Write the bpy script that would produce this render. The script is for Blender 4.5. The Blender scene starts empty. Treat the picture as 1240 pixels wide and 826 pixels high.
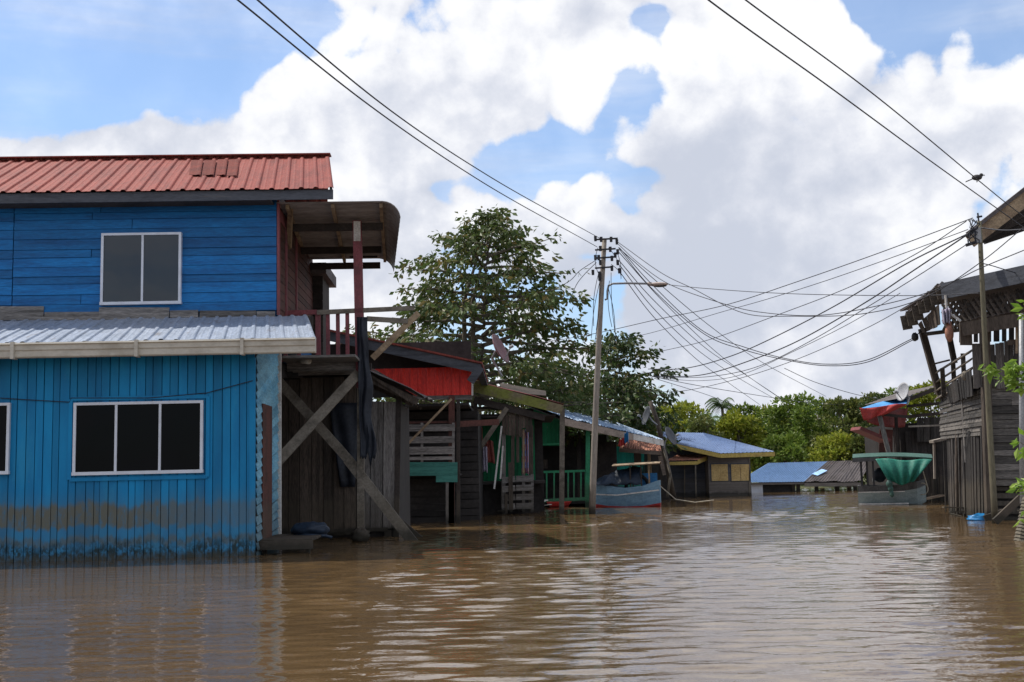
import bpy, bmesh, math, random
from mathutils import Vector, Matrix, noise
random.seed(7)
V = Vector
scene = bpy.context.scene
COL = scene.collection

# ------------------------------------------------------------------ camera
F = 1400.0
PITCH = math.atan2(159, F)
ROLL = math.radians(1.3)
CAMP = V((0, 0, 1.4))
_fw = V((0, math.cos(PITCH), math.sin(PITCH)))
_up0 = V((0, -math.sin(PITCH), math.cos(PITCH)))
_rt0 = V((1, 0, 0))
RT = (_rt0 * math.cos(ROLL) - _up0 * math.sin(ROLL)).normalized()
UP = RT.cross(_fw).normalized()
cd = bpy.data.cameras.new('camera')
cam = bpy.data.objects.new('camera', cd)
COL.objects.link(cam)
M3 = Matrix((RT, UP, -_fw)).transposed()
cam.matrix_world = Matrix.Translation(CAMP) @ M3.to_4x4()
cd.sensor_width = 36
cd.lens = 36 * F / 1240
cd.clip_end = 5000
scene.camera = cam
scene.view_settings.view_transform = 'Standard'
scene.view_settings.look = 'None'
scene.view_settings.exposure = 0.35
scene.view_settings.gamma = 1

def ray(px, py):
    return (_fw * F + RT * (px - 620) - UP * (py - 413)).normalized()
def P(px, py, Y):
    r = ray(px, py)
    return CAMP + r * (Y / r.y)
def W(px, py):
    r = ray(px, py)
    return CAMP + r * (-CAMP.z / r.z)

# ------------------------------------------------------------------ sun and sky
SUN_EL, SUN_AZ = math.radians(60), math.radians(-62)
sl = bpy.data.lights.new('sun', 'SUN')
sl.energy = 3.8
sl.angle = math.radians(0.6)
sl.color = (1.0, 0.95, 0.86)
so = bpy.data.objects.new('sun', sl)
COL.objects.link(so)
sd = V((math.sin(SUN_AZ) * math.cos(SUN_EL), math.cos(SUN_AZ) * math.cos(SUN_EL), math.sin(SUN_EL)))
so.rotation_euler = sd.to_track_quat('Z', 'Y').to_euler()

world = bpy.data.worlds.new('World')
scene.world = world
world.use_nodes = True
world.cycles.sampling_method = 'MANUAL'; world.cycles.sample_map_resolution = 512
wt = world.node_tree
for n in list(wt.nodes): wt.nodes.remove(n)
def wn(t, **k):
    n = wt.nodes.new(t)
    for a, b in k.items(): setattr(n, a, b)
    return n
def mth(op, a, b=None, c=None, clamp=False):
    n = wn('ShaderNodeMath', operation=op, use_clamp=clamp)
    for i, v in enumerate((a, b, c)):
        if v is None: continue
        if isinstance(v, (int, float)): n.inputs[i].default_value = v
        else: wt.links.new(v, n.inputs[i])
    return n.outputs[0]
def sstep(x, a, b):
    n = wn('ShaderNodeMapRange', interpolation_type='SMOOTHSTEP')
    wt.links.new(x, n.inputs[0]); n.inputs[1].default_value = a; n.inputs[2].default_value = b
    return n.outputs[0]
tc = wn('ShaderNodeTexCoord')
DIRV = tc.outputs['Generated']
def wnoise(scale, detail, rough, offs=(0, 0, 0), sc=(1, 1, 1), dist=0.0):
    mp = wn('ShaderNodeMapping')
    mp.inputs['Location'].default_value = offs
    mp.inputs['Scale'].default_value = sc
    wt.links.new(DIRV, mp.inputs[0])
    n = wn('ShaderNodeTexNoise')
    n.inputs['Scale'].default_value = scale
    n.inputs['Detail'].default_value = detail
    n.inputs['Roughness'].default_value = rough
    n.inputs['Distortion'].default_value = dist
    wt.links.new(mp.outputs[0], n.inputs['Vector'])
    return n.outputs[0]
sky = wn('ShaderNodeTexSky', sky_type='NISHITA')
sky.sun_disc = False
sky.sun_elevation = SUN_EL
sky.sun_rotation = SUN_AZ
sky.air_density = 1.0
sky.dust_density = 0.6
sky.ozone_density = 1.5
def blob(px, py, r, w):
    c = ray(px, py)
    n = wn('ShaderNodeVectorMath', operation='DISTANCE')
    wt.links.new(DIRV, n.inputs[0]); n.inputs[1].default_value = c
    m = wn('ShaderNodeMapRange', interpolation_type='SMOOTHSTEP')
    wt.links.new(n.outputs['Value'], m.inputs[0])
    m.inputs[1].default_value = 0; m.inputs[2].default_value = r / F
    m.inputs[3].default_value = w; m.inputs[4].default_value = 0
    return m.outputs[0]
BLOBS = [(60, 60, 300, -1.0), (230, 80, 190, -.8), (-150, 120, 330, -.7), (785, 30, 60, -.9), (778, 120, 80, -1.1), (620, 195, 75, -.9), (690, 185, 60, -.7), (650, 50, 150, .7), (560, 110, 120, .5), (870, 140, 90, .5), (880, 270, 150, 1.0), (930, 340, 200, .8), (1150, 300, 170, .6), (1040, 440, 200, .9), (800, 420, 160, .7), (420, 330, 160, .7), (1045, 205, 120, .7), (640, 110, 90, .5),
         (1180, 10, 110, -.75), (1090, -25, 90, -.7), (1250, 60, 100, -.6), (900, -40, 90, -.6),
         (500, 90, 210, .6), (940, 110, 220, .5), (170, 205, 140, 1.9), (60, 220, 130, 1.9), (290, 190, 150, 1.3), (-60, 215, 150, 1.5), (360, 130, 90, .6), (540, 300, 200, .3), (720, 230, 80, .4)]
f = None
for b in BLOBS:
    o = blob(*b)
    f = o if f is None else mth('ADD', f, o)
def billow(off):
    # cauliflower heads: fractal cells on slightly warped directions plus soft noise
    ad = wn('ShaderNodeVectorMath', operation='ADD'); wt.links.new(DIRV, ad.inputs[0]); ad.inputs[1].default_value = off
    wp = wn('ShaderNodeTexNoise'); wp.inputs['Scale'].default_value = 7; wp.inputs['Detail'].default_value = 3
    wt.links.new(ad.outputs[0], wp.inputs['Vector'])
    sc_ = wn('ShaderNodeVectorMath', operation='SCALE'); wt.links.new(wp.outputs['Color'], sc_.inputs[0]); sc_.inputs['Scale'].default_value = .11
    ad2 = wn('ShaderNodeVectorMath', operation='ADD'); wt.links.new(ad.outputs[0], ad2.inputs[0]); wt.links.new(sc_.outputs[0], ad2.inputs[1])
    vo = wn('ShaderNodeTexVoronoi', feature='F1'); vo.inputs['Scale'].default_value = 9; vo.inputs['Detail'].default_value = 2
    vo.inputs['Roughness'].default_value = .55; vo.inputs['Lacunarity'].default_value = 2.2
    wt.links.new(ad2.outputs[0], vo.inputs['Vector'])
    n_ = wn('ShaderNodeTexNoise'); n_.inputs['Scale'].default_value = 5.5; n_.inputs['Detail'].default_value = 8; n_.inputs['Roughness'].default_value = .62
    wt.links.new(ad.outputs[0], n_.inputs['Vector'])
    return mth('ADD', mth('MULTIPLY', vo.outputs['Distance'], -.55), mth('MULTIPLY', n_.outputs[0], 1.0))
def wblob(d, r, w):      # unseen cloud gap added behind the camera to vary the window reflection
    n = wn('ShaderNodeVectorMath', operation='DISTANCE')
    wt.links.new(DIRV, n.inputs[0]); n.inputs[1].default_value = d
    m = wn('ShaderNodeMapRange', interpolation_type='SMOOTHSTEP'); wt.links.new(n.outputs['Value'], m.inputs[0])
    m.inputs[1].default_value = 0; m.inputs[2].default_value = r; m.inputs[3].default_value = w; m.inputs[4].default_value = 0
    return m.outputs[0]
wn_ = V((math.sin(.04), -math.cos(.04), 0))
for px_, py_, r_, w_ in ((150, 295, .075, -3.2), (215, 330, .04, -2.0), (100, 230, .12, -2)):
    d_ = ray(px_, py_); d_ = d_ - wn_ * 2 * d_.dot(wn_)
    f = mth('ADD', f, wblob(d_, r_, w_))
nb = billow((3.1, .7, 1.9))
nb_lit = billow((3.1 - .016, .7, 1.9 + .020))     # the same field a step towards the sun
relief = mth('SUBTRACT', nb_lit, nb)
nb = mth('ADD', nb, .51)
field = mth('ADD', mth('MULTIPLY', mth('SUBTRACT', nb, .5), 2.8), mth('ADD', f, .34))
mask = sstep(field, -.06, .32)
wisp = wnoise(4.0, 5, .6, (7, 2, 5), (.6, .6, 3.5))
mask = mth('MAXIMUM', mask, mth('ADD', mth('MULTIPLY', sstep(wisp, .40, .75), .5), .16))
# cloud brightness
n2 = wnoise(3.2, 4, .55, (1.2, 5.0, .4), (1, 1, 1.4))
n3 = wnoise(11, 6, .66, (4.2, 1.0, 2.4), (1, 1, 1.2))
gre = None
for b in [(860, 260, 230, .62), (1000, 330, 260, .4), (560, 330, 190, .35), (800, 330, 180, .35), (430, 180, 140, .2), (620, 100, 130, .22), (1100, 150, 130, .25),
          (830, 70, 110, -.3), (1000, 30, 170, -.35), (420, 40, 150, -.3), (640, 40, 120, -.2), (710, 225, 90, -.45), (1160, 250, 110, -.3), (880, 440, 140, -.2), (620, 170, 130, .3), (500, 190, 160, .25), (1010, 180, 160, .2), (380, 230, 120, .2)]:
    o = blob(*b)
    gre = o if gre is None else mth('ADD', gre, o)
gsum = mth('ADD', mth('MULTIPLY', relief, 1.9), mth('ADD', mth('ADD', mth('MULTIPLY', mth('SUBTRACT', n2, .5), 2.4), mth('MULTIPLY', mth('SUBTRACT', n3, .5), 2.2)), mth('ADD', gre, .48)))
gv = sstep(gsum, -.15, 1.5)
ramp = wn('ShaderNodeValToRGB')
ramp.color_ramp.elements[0].color = (8.1, 8.15, 8.3, 1)
ramp.color_ramp.elements[1].color = (4.75, 5.1, 5.95, 1)
e = ramp.color_ramp.elements.new(.45); e.color = (6.3, 6.5, 7.1, 1)
wt.links.new(gv, ramp.inputs[0])
mixc = wn('ShaderNodeMix', data_type='RGBA')
wt.links.new(mask, mixc.inputs[0])
sk2 = wn('ShaderNodeMix', data_type='RGBA', blend_type='MULTIPLY'); sk2.inputs[0].default_value = 1
wt.links.new(sky.outputs[0], sk2.inputs[6]); sk2.inputs[7].default_value = (1.05, 1.22, 1.38, 1)
wt.links.new(sk2.outputs[2], mixc.inputs[6])
wt.links.new(ramp.outputs[0], mixc.inputs[7])
bg = wn('ShaderNodeBackground'); bg.inputs[1].default_value = 0.1
wt.links.new(mixc.outputs[2], bg.inputs[0])
wo = wn('ShaderNodeOutputWorld')
wt.links.new(bg.outputs[0], wo.inputs[0])

# ------------------------------------------------------------------ materials
def nt(name):
    m = bpy.data.materials.new(name); m.use_nodes = True
    t = m.node_tree
    return m, t, t.nodes['Principled BSDF']
def nod(t, ty, **k):
    n = t.nodes.new(ty)
    for a, b in k.items(): setattr(n, a, b)
    return n
def tnoise(t, scale, detail=5, rough=.6, sc=(1, 1, 1), loc=(0, 0, 0)):
    c = nod(t, 'ShaderNodeTexCoord'); mp = nod(t, 'ShaderNodeMapping')
    mp.inputs['Scale'].default_value = sc; mp.inputs['Location'].default_value = loc
    t.links.new(c.outputs['Object'], mp.inputs[0])
    n = nod(t, 'ShaderNodeTexNoise')
    n.inputs['Scale'].default_value = scale; n.inputs['Detail'].default_value = detail; n.inputs['Roughness'].default_value = rough
    t.links.new(mp.outputs[0], n.inputs['Vector'])
    return n.outputs[0]
def mrange(t, x, a, b, c=0, d=1, smooth=True):
    n = nod(t, 'ShaderNodeMapRange')
    if smooth: n.interpolation_type = 'SMOOTHSTEP'
    t.links.new(x, n.inputs[0])
    for i, v in ((1, a), (2, b), (3, c), (4, d)): n.inputs[i].default_value = v
    return n.outputs[0]
def mixrgb(t, fac, a, b, blend='MIX'):
    n = nod(t, 'ShaderNodeMix', data_type='RGBA', blend_type=blend)
    for i, v in ((0, fac), (6, a), (7, b)):
        if isinstance(v, (int, float)): n.inputs[i].default_value = v
        elif isinstance(v, tuple): n.inputs[i].default_value = v if len(v) == 4 else (*v, 1)
        else: t.links.new(v, n.inputs[i])
    return n.outputs[2]
def tm(t, op, a, b):
    n = nod(t, 'ShaderNodeMath', operation=op)
    for i, v in enumerate((a, b)):
        if isinstance(v, (int, float)): n.inputs[i].default_value = v
        else: t.links.new(v, n.inputs[i])
    return n.outputs[0]
def mat(name, col, col2=None, scale=2.5, sc=(1, 1, 1), lo=.4, hi=.7, rough=.75, isl=.35, fa=.2, wet=False, metal=0.0, bump=.0, bscale=20, dirt=None, dcol=(.03, .025, .02), dscale=1.3, spec=.3):
    """painted or weathered surface: two tones by noise, a tone shift per board, dirt patches"""
    m, t, b = nt(name)
    col2 = col2 or tuple(c * .6 for c in col)
    c = mixrgb(t, mrange(t, tnoise(t, scale, 6, .65, sc), lo, hi), col, col2)
    fine = mrange(t, tnoise(t, scale * 9, 4, .6, sc), .3, .7, 1 - fa, 1 + fa)
    c = mixrgb(t, 1.0, c, comb(t, fine), 'MULTIPLY')
    if isl:
        g = nod(t, 'ShaderNodeNewGeometry')
        c = mixrgb(t, 1.0, c, comb(t, mrange(t, g.outputs['Random Per Island'], 0, 1, 1 - isl, 1 + isl, False)), 'MULTIPLY')
    if dirt:
        c = mixrgb(t, tm(t, 'MULTIPLY', mrange(t, tnoise(t, dscale, 8, .7, sc, (3, 3, 3)), dirt, dirt + .18), .8), c, dcol)
    if wet:   # silt line and soaked foot left by the flood, by height above the water
        gp = nod(t, 'ShaderNodeNewGeometry'); sp = nod(t, 'ShaderNodeSeparateXYZ'); t.links.new(gp.outputs['Position'], sp.inputs[0])
        zn = tm(t, 'ADD', sp.outputs[2], tm(t, 'MULTIPLY', tm(t, 'SUBTRACT', tnoise(t, 3.0, 4, .6), .5), .35))
        c = mixrgb(t, mrange(t, zn, 1.05, .75, 0, .38), c, (.10, .08, .055))
        c = mixrgb(t, mrange(t, zn, .30, .12, 0, .72), c, (.016, .015, .010))
    t.links.new(c, b.inputs['Base Color'])
    b.inputs['Roughness'].default_value = rough
    b.inputs['Metallic'].default_value = metal
    b.inputs['Specular IOR Level'].default_value = spec
    if bump:
        bn = nod(t, 'ShaderNodeBump'); bn.inputs['Strength'].default_value = bump; bn.inputs['Distance'].default_value = .02
        t.links.new(tnoise(t, bscale, 6, .6, sc), bn.inputs['Height']); t.links.new(bn.outputs[0], b.inputs['Normal'])
    return m
def comb(t, x):
    n = nod(t, 'ShaderNodeCombineColor')
    for i in range(3): t.links.new(x, n.inputs[i])
    return n.outputs[0]
VG = (9, 9, .7)      # vertical grain
HG = (.7, 9, 9)      # horizontal grain
M = {}
M['wood_v'] = mat('old_wood_vertical', (.075, .057, .045), (.034, .026, .02), 1.2, VG, isl=.5, bump=.4, dirt=.56, wet=True, fa=0.42)
M['wood_h'] = mat('old_wood_horizontal', (.10, .08, .062), (.045, .036, .03), 1.2, HG, isl=.5, bump=.4, dirt=.56, wet=True, fa=0.42)
M['wood_grey_v'] = mat('grey_wood_vertical', (.17, .155, .145), (.08, .07, .064), 1.2, VG, isl=.4, bump=.4, dirt=.58, wet=True, fa=0.42)
M['wood_grey_h'] = mat('grey_wood_horizontal', (.19, .175, .165), (.085, .078, .073), 1.2, HG, isl=.45, bump=.4, dirt=.56, wet=True, fa=0.42)
M['wood_worn_h'] = mat('worn_dark_wood_horizontal', (.125, .112, .10), (.045, .04, .037), 1.2, HG, isl=.6, bump=.5, dirt=.52, wet=True, fa=.42)
M['wood_worn_v'] = mat('worn_dark_wood_vertical', (.10, .088, .08), (.035, .03, .028), 1.2, VG, isl=.6, bump=.5, dirt=.52, wet=True, fa=.42)
M['wood_grey'] = mat('grey_beam', (.18, .155, .125), (.08, .067, .052), 2.5, (1, 1, 1), isl=.3, bump=.4, dirt=.6, wet=True, fa=0.2)
M['wood_tan'] = mat('tan_beam', (.30, .22, .14), (.15, .10, .065), 2.0, (1, 1, 1), isl=.3, bump=.3)
M['wood_dark'] = mat('dark_timber', (.045, .035, .03), (.022, .017, .015), 2.0, (1, 1, 1), isl=.4, bump=.3, wet=True)
M['wood_black_v'] = mat('dark_planks_vertical', (.042, .037, .034), (.018, .015, .014), 1.2, VG, isl=.6, bump=.4, wet=True, fa=0.42)
M['red_brown'] = mat('dark_red_timber', (.10, .038, .03), (.05, .025, .02), 2.0, isl=.3, wet=True)
M['maroon'] = mat('faded_maroon_paint', (.22, .065, .075), (.13, .05, .055), 2.5, (2, 2, 1), isl=.2, dirt=.66, dcol=(.2, .16, .14))
M['white_old'] = mat('old_white_paint', (.62, .60, .57), (.42, .38, .34), 3, isl=.1, dirt=.64, dcol=(.12, .10, .08))
M['white'] = mat('white_frame', (.62, .64, .70), (.54, .55, .60), 4, fa=.03, isl=.05, rough=.4)
M['cream'] = mat('cream_gutter', (.50, .46, .39), (.36, .32, .26), 3, (.5, 1, 1), fa=.06, isl=.05, rough=.5, dirt=.6, dcol=(.16, .12, .08))
M['blue_h'] = mat('blue_boards', (.004, .13, .35), (.003, .085, .25), 1.4, (.5, 4, 4), .38, .68, isl=.24, rough=.55, bump=.25, bscale=8, dirt=.63, dcol=(.03, .05, .08), dscale=2.2)
M['pale_blue_lap'] = mat('weathered_pale_blue', (.17, .36, .46), (.08, .26, .40), 1.0, (1, 1, 3), isl=.25, rough=.7, dirt=.6, dcol=(.3, .3, .28), wet=True, fa=0.22)
M['red_roof'] = mat('red_roof_sheet', (.24, .055, .042), (.16, .04, .033), 1.6, (2, .5, .5), isl=.1, rough=.7, dirt=.62, dcol=(.10, .05, .04), dscale=4, spec=.2)
M['red_patch'] = mat('rusty_patch_sheet', (.17, .045, .035), (.11, .035, .03), 2.5, isl=.2, rough=.8, dirt=.6, spec=.1)
M['red_clad'] = mat('red_cladding_sheet', (.74, .04, .028), (.56, .025, .018), 2, (3, 1, .6), isl=.12, rough=.45)
M['galv'] = mat('galvanised_sheet', (.30, .345, .43), (.22, .26, .33), 1.6, (2, .5, .5), isl=.08, rough=.45, metal=.15, dirt=.56, dcol=(.15, .12, .095), dscale=2.0)
M['awning_under'] = mat('grey_brown_awning_sheet', (.27, .24, .225), (.19, .165, .155), 1.4, (.5, 2, 1), isl=.1, rough=.6)
M['blue_roof'] = mat('blue_roof_sheet', (.095, .15, .29), (.07, .115, .23), 1.2, (1, 1, 1), isl=.06, rough=.5, dirt=.76, dcol=(.08, .08, .1), dscale=3)
M['blue_roof2'] = mat('faded_blue_roof_sheet', (.12, .21, .37), (.09, .17, .31), 1.0, isl=.06, rough=.5, dirt=.72, dcol=(.2, .2, .2), dscale=3)
M['sky_roof'] = mat('pale_blue_roof_sheet', (.22, .32, .46), (.16, .23, .34), 1.2, isl=.06, rough=.45, dirt=.62, dcol=(.2, .16, .14))
M['dark_roof'] = mat('dark_rusty_roof', (.10, .085, .085), (.06, .048, .045), 1.5, isl=.3, rough=.7, dirt=.6, dcol=(.16, .09, .06))
M['maroon_roof'] = mat('maroon_roof', (.20, .05, .05), (.10, .04, .035), 1.5, isl=.2, rough=.6)
M['rust_roof'] = mat('rusty_red_awning', (.34, .15, .10), (.20, .10, .07), 2.5, isl=.2, rough=.8)
M['mossy'] = mat('mossy_fascia', (.17, .14, .08), (.16, .17, .035), 1.6, (.7, 1, 1), .44, .6, isl=.1, bump=.4, dirt=.62)
M['fascia_brown'] = mat('brown_grey_fascia', (.30, .24, .20), (.18, .14, .115), 1.5, (.6, 1, 3), isl=.1, bump=.3)
M['fascia_dark'] = mat('dark_grey_fascia', (.075, .08, .095), (.04, .042, .05), 1.8, (.5, 1, 4), isl=.2, bump=.3, dirt=.62, dcol=(.16, .14, .13))
M['yellow'] = mat('yellow_fascia', (.42, .31, .08), (.32, .23, .07), 1.5, isl=.1, rough=.5)
M['plywood'] = mat('yellow_plywood', (.52, .37, .16), (.42, .28, .11), 2, isl=.08)
M['green_wall'] = mat('green_boards', (.016, .20, .085), (.012, .13, .06), 1.5, VG, isl=.15, wet=True, fa=0.22)
M['green_post'] = mat('green_paint', (.035, .28, .13), (.02, .19, .09), 2, isl=.12, rough=.5, wet=True)
M['teal_board'] = mat('dull_teal_board', (.05, .19, .16), (.03, .12, .10), 1.5, HG, isl=.2)
M['turq'] = mat('turquoise_boards', (.03, .42, .36), (.02, .28, .26), 1.5, VG, isl=.15, wet=True, fa=0.22)
M['grey_lap'] = mat('brown_grey_lap_siding', (.17, .15, .14), (.12, .105, .10), 1.2, HG, isl=.12, wet=True, fa=0.22)
M['dgrey_lap'] = mat('dark_blue_grey_siding', (.075, .085, .11), (.05, .055, .075), 1.2, HG, isl=.12, wet=True, fa=0.22)
M['interior'] = mat('shade_toned_interior_boards', (.035, .03, .028), (.018, .015, .014), 1, isl=.3)  # dark base colour stands in for the shade inside the shacks
M['rope'] = mat('pale_rope', (.42, .38, .30), (.3, .26, .2), 8, isl=0)
M['pole_grey'] = mat('grey_timber_pole', (.30, .26, .22), (.19, .16, .135), 1.4, (3, 3, .5), isl=0, bump=.3, dirt=.66, wet=True)
M['pole_brown'] = mat('brown_green_pole', (.13, .115, .075), (.08, .07, .045), 1.4, (3, 3, .5), isl=0, bump=.3, wet=True)
M['metal_grey'] = mat('grey_painted_steel', (.30, .30, .31), (.2, .2, .21), 4, isl=0, rough=.5, metal=.3)
M['lamp_head'] = mat('dull_pinkish_lamp_housing', (.42, .34, .30), (.32, .25, .22), 4, isl=0, rough=.5)
M['black_metal'] = mat('black_fitting', (.03, .028, .032), (.02, .02, .02), 4, isl=0, rough=.5)
M['wire'] = mat('cable_sheath', (.035, .035, .045), (.03, .03, .035), 4, isl=0, rough=.6)
M['dish'] = mat('satellite_dish_grey', (.07, .075, .088), (.05, .05, .06), 3, isl=0, rough=.5, dirt=.66)
M['dish_pale'] = mat('pale_dish', (.38, .38, .40), (.28, .28, .3), 3, isl=0, rough=.5, dirt=.66)
M['dish_red'] = mat('dull_red_brown_dish', (.20, .11, .12), (.14, .08, .09), 3, isl=0, rough=.6)
M['bark'] = mat('bark', (.14, .12, .09), (.07, .06, .045), 3, (2, 2, .5), isl=0, bump=.6)
M['hull_blue'] = mat('worn_blue_hull_paint', (.20, .33, .44), (.13, .23, .33), 2.5, (1, 1, 3), isl=.1, dirt=.66, dcol=(.3, .28, .24))
M['hull_red'] = mat('red_hull_bottom', (.42, .04, .03), (.3, .03, .03), 2.5, isl=0)
M['hull_grey'] = mat('grey_green_hull_paint', (.27, .32, .32), (.19, .24, .24), 2.5, (1, 1, 3), isl=.1, dirt=.66, dcol=(.12, .10, .08))
M['hull_dark'] = mat('dark_hull_top_plank', (.10, .10, .10), (.06, .06, .06), 2.5, isl=.1)
def cloth(name, col, col2, rough=.6, scale=2, **k): return mat(name, col, col2, scale, isl=0, rough=rough, **k)
M['tarp_black'] = cloth('black_plastic_tarp', (.022, .026, .036), (.010, .011, .016), .55, spec=.25)
M['tarp_blue_dark'] = cloth('dark_blue_tarp', (.016, .03, .055), (.012, .02, .035), .5, spec=.3)
M['tarp_green'] = cloth('green_tarp', (.022, .17, .125), (.015, .12, .09), .5)
M['tarp_green_dk'] = cloth('dark_green_canopy', (.05, .11, .09), (.035, .08, .07), .6)
M['tarp_red'] = cloth('red_tarp', (.42, .045, .038), (.30, .035, .03), .55)
M['tarp_red_shade'] = cloth('red_tarp_with_shade_in_colour', (.26, .06, .055), (.18, .045, .04), .6)  # darker copy of the red tarp, awning shade put into its colour
M['tarp_blue'] = cloth('blue_tarp', (.05, .26, .58), (.03, .18, .42), .5)
M['tarp_cyan'] = cloth('bright_blue_plastic', (.01, .16, .38), (.01, .11, .28), .4)
M['tarp_pale'] = cloth('pale_blue_sheet', (.35, .55, .85), (.25, .42, .7), .6)  # pale blue of the small patch on the flooded roof
M['cloth_red'] = cloth('dull_red_cloth', (.34, .10, .08), (.24, .07, .06), .9)
M['cloth_pale'] = cloth('pale_lilac_cloth', (.42, .38, .46), (.3, .28, .36), .9)
M['plastic_red'] = cloth('red_plastic', (.62, .05, .04), (.5, .04, .035), .4)
M['pipe'] = mat('dirty_white_pipe', (.46, .42, .36), (.25, .21, .17), 5, isl=0)
M['rubber'] = mat('black_rubber', (.02, .02, .022), (.015, .015, .016), 5, isl=0)
M['bird'] = mat('dark_feathers', (.05, .045, .045), (.03, .028, .03), 8, isl=0)
M['ground'] = mat('riverbank_soil', (.07, .085, .03), (.10, .075, .045), .5, isl=0)

# lower wall of the blue house: paint with flood stains
m, t, b = nt('blue_wall_with_flood_marks')
gc = nod(t, 'ShaderNodeTexCoord'); sx = nod(t, 'ShaderNodeSeparateXYZ'); t.links.new(gc.outputs['Object'], sx.inputs[0])
c = mixrgb(t, mrange(t, tnoise(t, 1.0, 6, .6, (3, 3, .6)), .35, .7), (.003, .20, .42), (.002, .15, .34))
c = mixrgb(t, mrange(t, tnoise(t, 1.6, 8, .7, (1, 1, .35), (7, 7, 1)), .54, .68, 0, .45), c, (.02, .24, .43))
c = mixrgb(t, mrange(t, tnoise(t, 9, 8, .75, (1.2, 1.2, .5), (2, 5, 1)), .66, .72, 0, .6), c, (.16, .20, .22))
g = nod(t, 'ShaderNodeNewGeometry')
c = mixrgb(t, 1.0, c, comb(t, mrange(t, g.outputs['Random Per Island'], 0, 1, .80, 1.18, False)), 'MULTIPLY')
zz = tm(t, 'ADD', sx.outputs[2], tm(t, 'MULTIPLY', tm(t, 'SUBTRACT', tnoise(t, 3.0, 5, .6, (2.5, 2.5, .5)), .5), .30))
zz = tm(t, 'ADD', zz, tm(t, 'MULTIPLY', tm(t, 'SUBTRACT', g.outputs['Random Per Island'], .5), .10))
mud = tm(t, 'MULTIPLY', mrange(t, zz, .54, .62), mrange(t, zz, 1.06, .92))
streak = mrange(t, tnoise(t, 2.2, 6, .7, (4, 4, 1.6), (5, 0, 0)), .18, .55)
xf = mrange(t, sx.outputs[0], -.1, -2.6, .45, 1.0)
mud = tm(t, 'MULTIPLY', tm(t, 'MULTIPLY', mud, streak), tm(t, 'MULTIPLY', xf, 1.0))
c = mixrgb(t, mud, c, (.125, .105, .075))
mud2 = tm(t, 'MULTIPLY', mrange(t, zz, .22, .3), mrange(t, zz, .44, .34))
c = mixrgb(t, tm(t, 'MULTIPLY', mud2, tm(t, 'MULTIPLY', streak, .7)), c, (.11, .095, .065))
film = tm(t, 'MULTIPLY', mrange(t, zz, 1.35, .9), .28)
c = mixrgb(t, film, c, (.10, .15, .14))
spk = tm(t, 'MULTIPLY', tm(t, 'SUBTRACT', tnoise(t, 1.7, 10, .8, (2.0, 2.0, .8), (1, 9, 2)), .5), 1.3)
alg = mrange(t, tm(t, 'ADD', sx.outputs[2], spk), .44, .10)
alg2 = tm(t, 'MULTIPLY', alg, mrange(t, tnoise(t, 16, 5, .7, (1, 1, .6)), .38, .56))
c = mixrgb(t, tm(t, 'MULTIPLY', alg2, .92), c, (.012, .02, .014))
c = mixrgb(t, mrange(t, sx.outputs[2], .16, .02, 0, .75), c, (.05, .045, .03))
t.links.new(c, b.inputs['Base Color']); b.inputs['Roughness'].default_value = .55; b.inputs['Specular IOR Level'].default_value = .25
M['blue_low'] = m

def glassmat(name, col, rough=.04, ior=1.5):
    m, t, b = nt(name)
    b.inputs['Base Color'].default_value = (*col, 1); b.inputs['Roughness'].default_value = rough; b.inputs['IOR'].default_value = ior; b.inputs['Specular IOR Level'].default_value = .5 if ior > 1.4 else .12
    bn = nod(t, 'ShaderNodeBump'); bn.inputs['Strength'].default_value = .12; bn.inputs['Distance'].default_value = .02
    t.links.new(tnoise(t, 1.3, 2), bn.inputs['Height']); t.links.new(bn.outputs[0], b.inputs['Normal'])
    return m
M['glass_dark'] = glassmat('dark_window_glass', (.004, .004, .005), .05, 1.35)
M['glass_grey'] = glassmat('reflective_tinted_glass', (.010, .010, .012), .03, 1.6)

# plaid curtain
m, t, b = nt('plaid_cloth')
gc = nod(t, 'ShaderNodeTexCoord'); ck = nod(t, 'ShaderNodeTexChecker'); ck.inputs['Scale'].default_value = 5
ck.inputs[1].default_value = (.5, .12, .12, 1); ck.inputs[2].default_value = (.12, .2, .55, 1)
ck2 = nod(t, 'ShaderNodeTexChecker'); ck2.inputs['Scale'].default_value = 10
ck2.inputs[1].default_value = (.6, .6, .65, 1); ck2.inputs[2].default_value = (.3, .25, .4, 1)
t.links.new(gc.outputs['Object'], ck.inputs[0]); t.links.new(gc.outputs['Object'], ck2.inputs[0])
t.links.new(mixrgb(t, .4, ck.outputs[0], ck2.outputs[0]), b.inputs['Base Color']); b.inputs['Roughness'].default_value = .9
M['plaid'] = m

def leafmat(name, c1, c2, c3, trans=.35):
    m, t, b = nt(name)
    g = nod(t, 'ShaderNodeNewGeometry')
    r = nod(t, 'ShaderNodeValToRGB'); r.color_ramp.elements[0].color = (*c1, 1); r.color_ramp.elements[1].color = (*c3, 1)
    e = r.color_ramp.elements.new(.6); e.color = (*c2, 1)
    t.links.new(g.outputs['Random Per Island'], r.inputs[0])
    c = mixrgb(t, mrange(t, tnoise(t, .7, 3), .4, .65), r.outputs[0], tuple(x * .6 for x in c2))
    t.links.new(c, b.inputs['Base Color']); b.inputs['Roughness'].default_value = .5; b.inputs['Specular IOR Level'].default_value = .3
    tr = nod(t, 'ShaderNodeBsdfTranslucent'); t.links.new(c, tr.inputs[0])
    ms = nod(t, 'ShaderNodeMixShader'); ms.inputs[0].default_value = trans
    t.links.new(b.outputs[0], ms.inputs[1]); t.links.new(tr.outputs[0], ms.inputs[2])
    t.links.new(ms.outputs[0], t.nodes['Material Output'].inputs[0])
    return m
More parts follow.
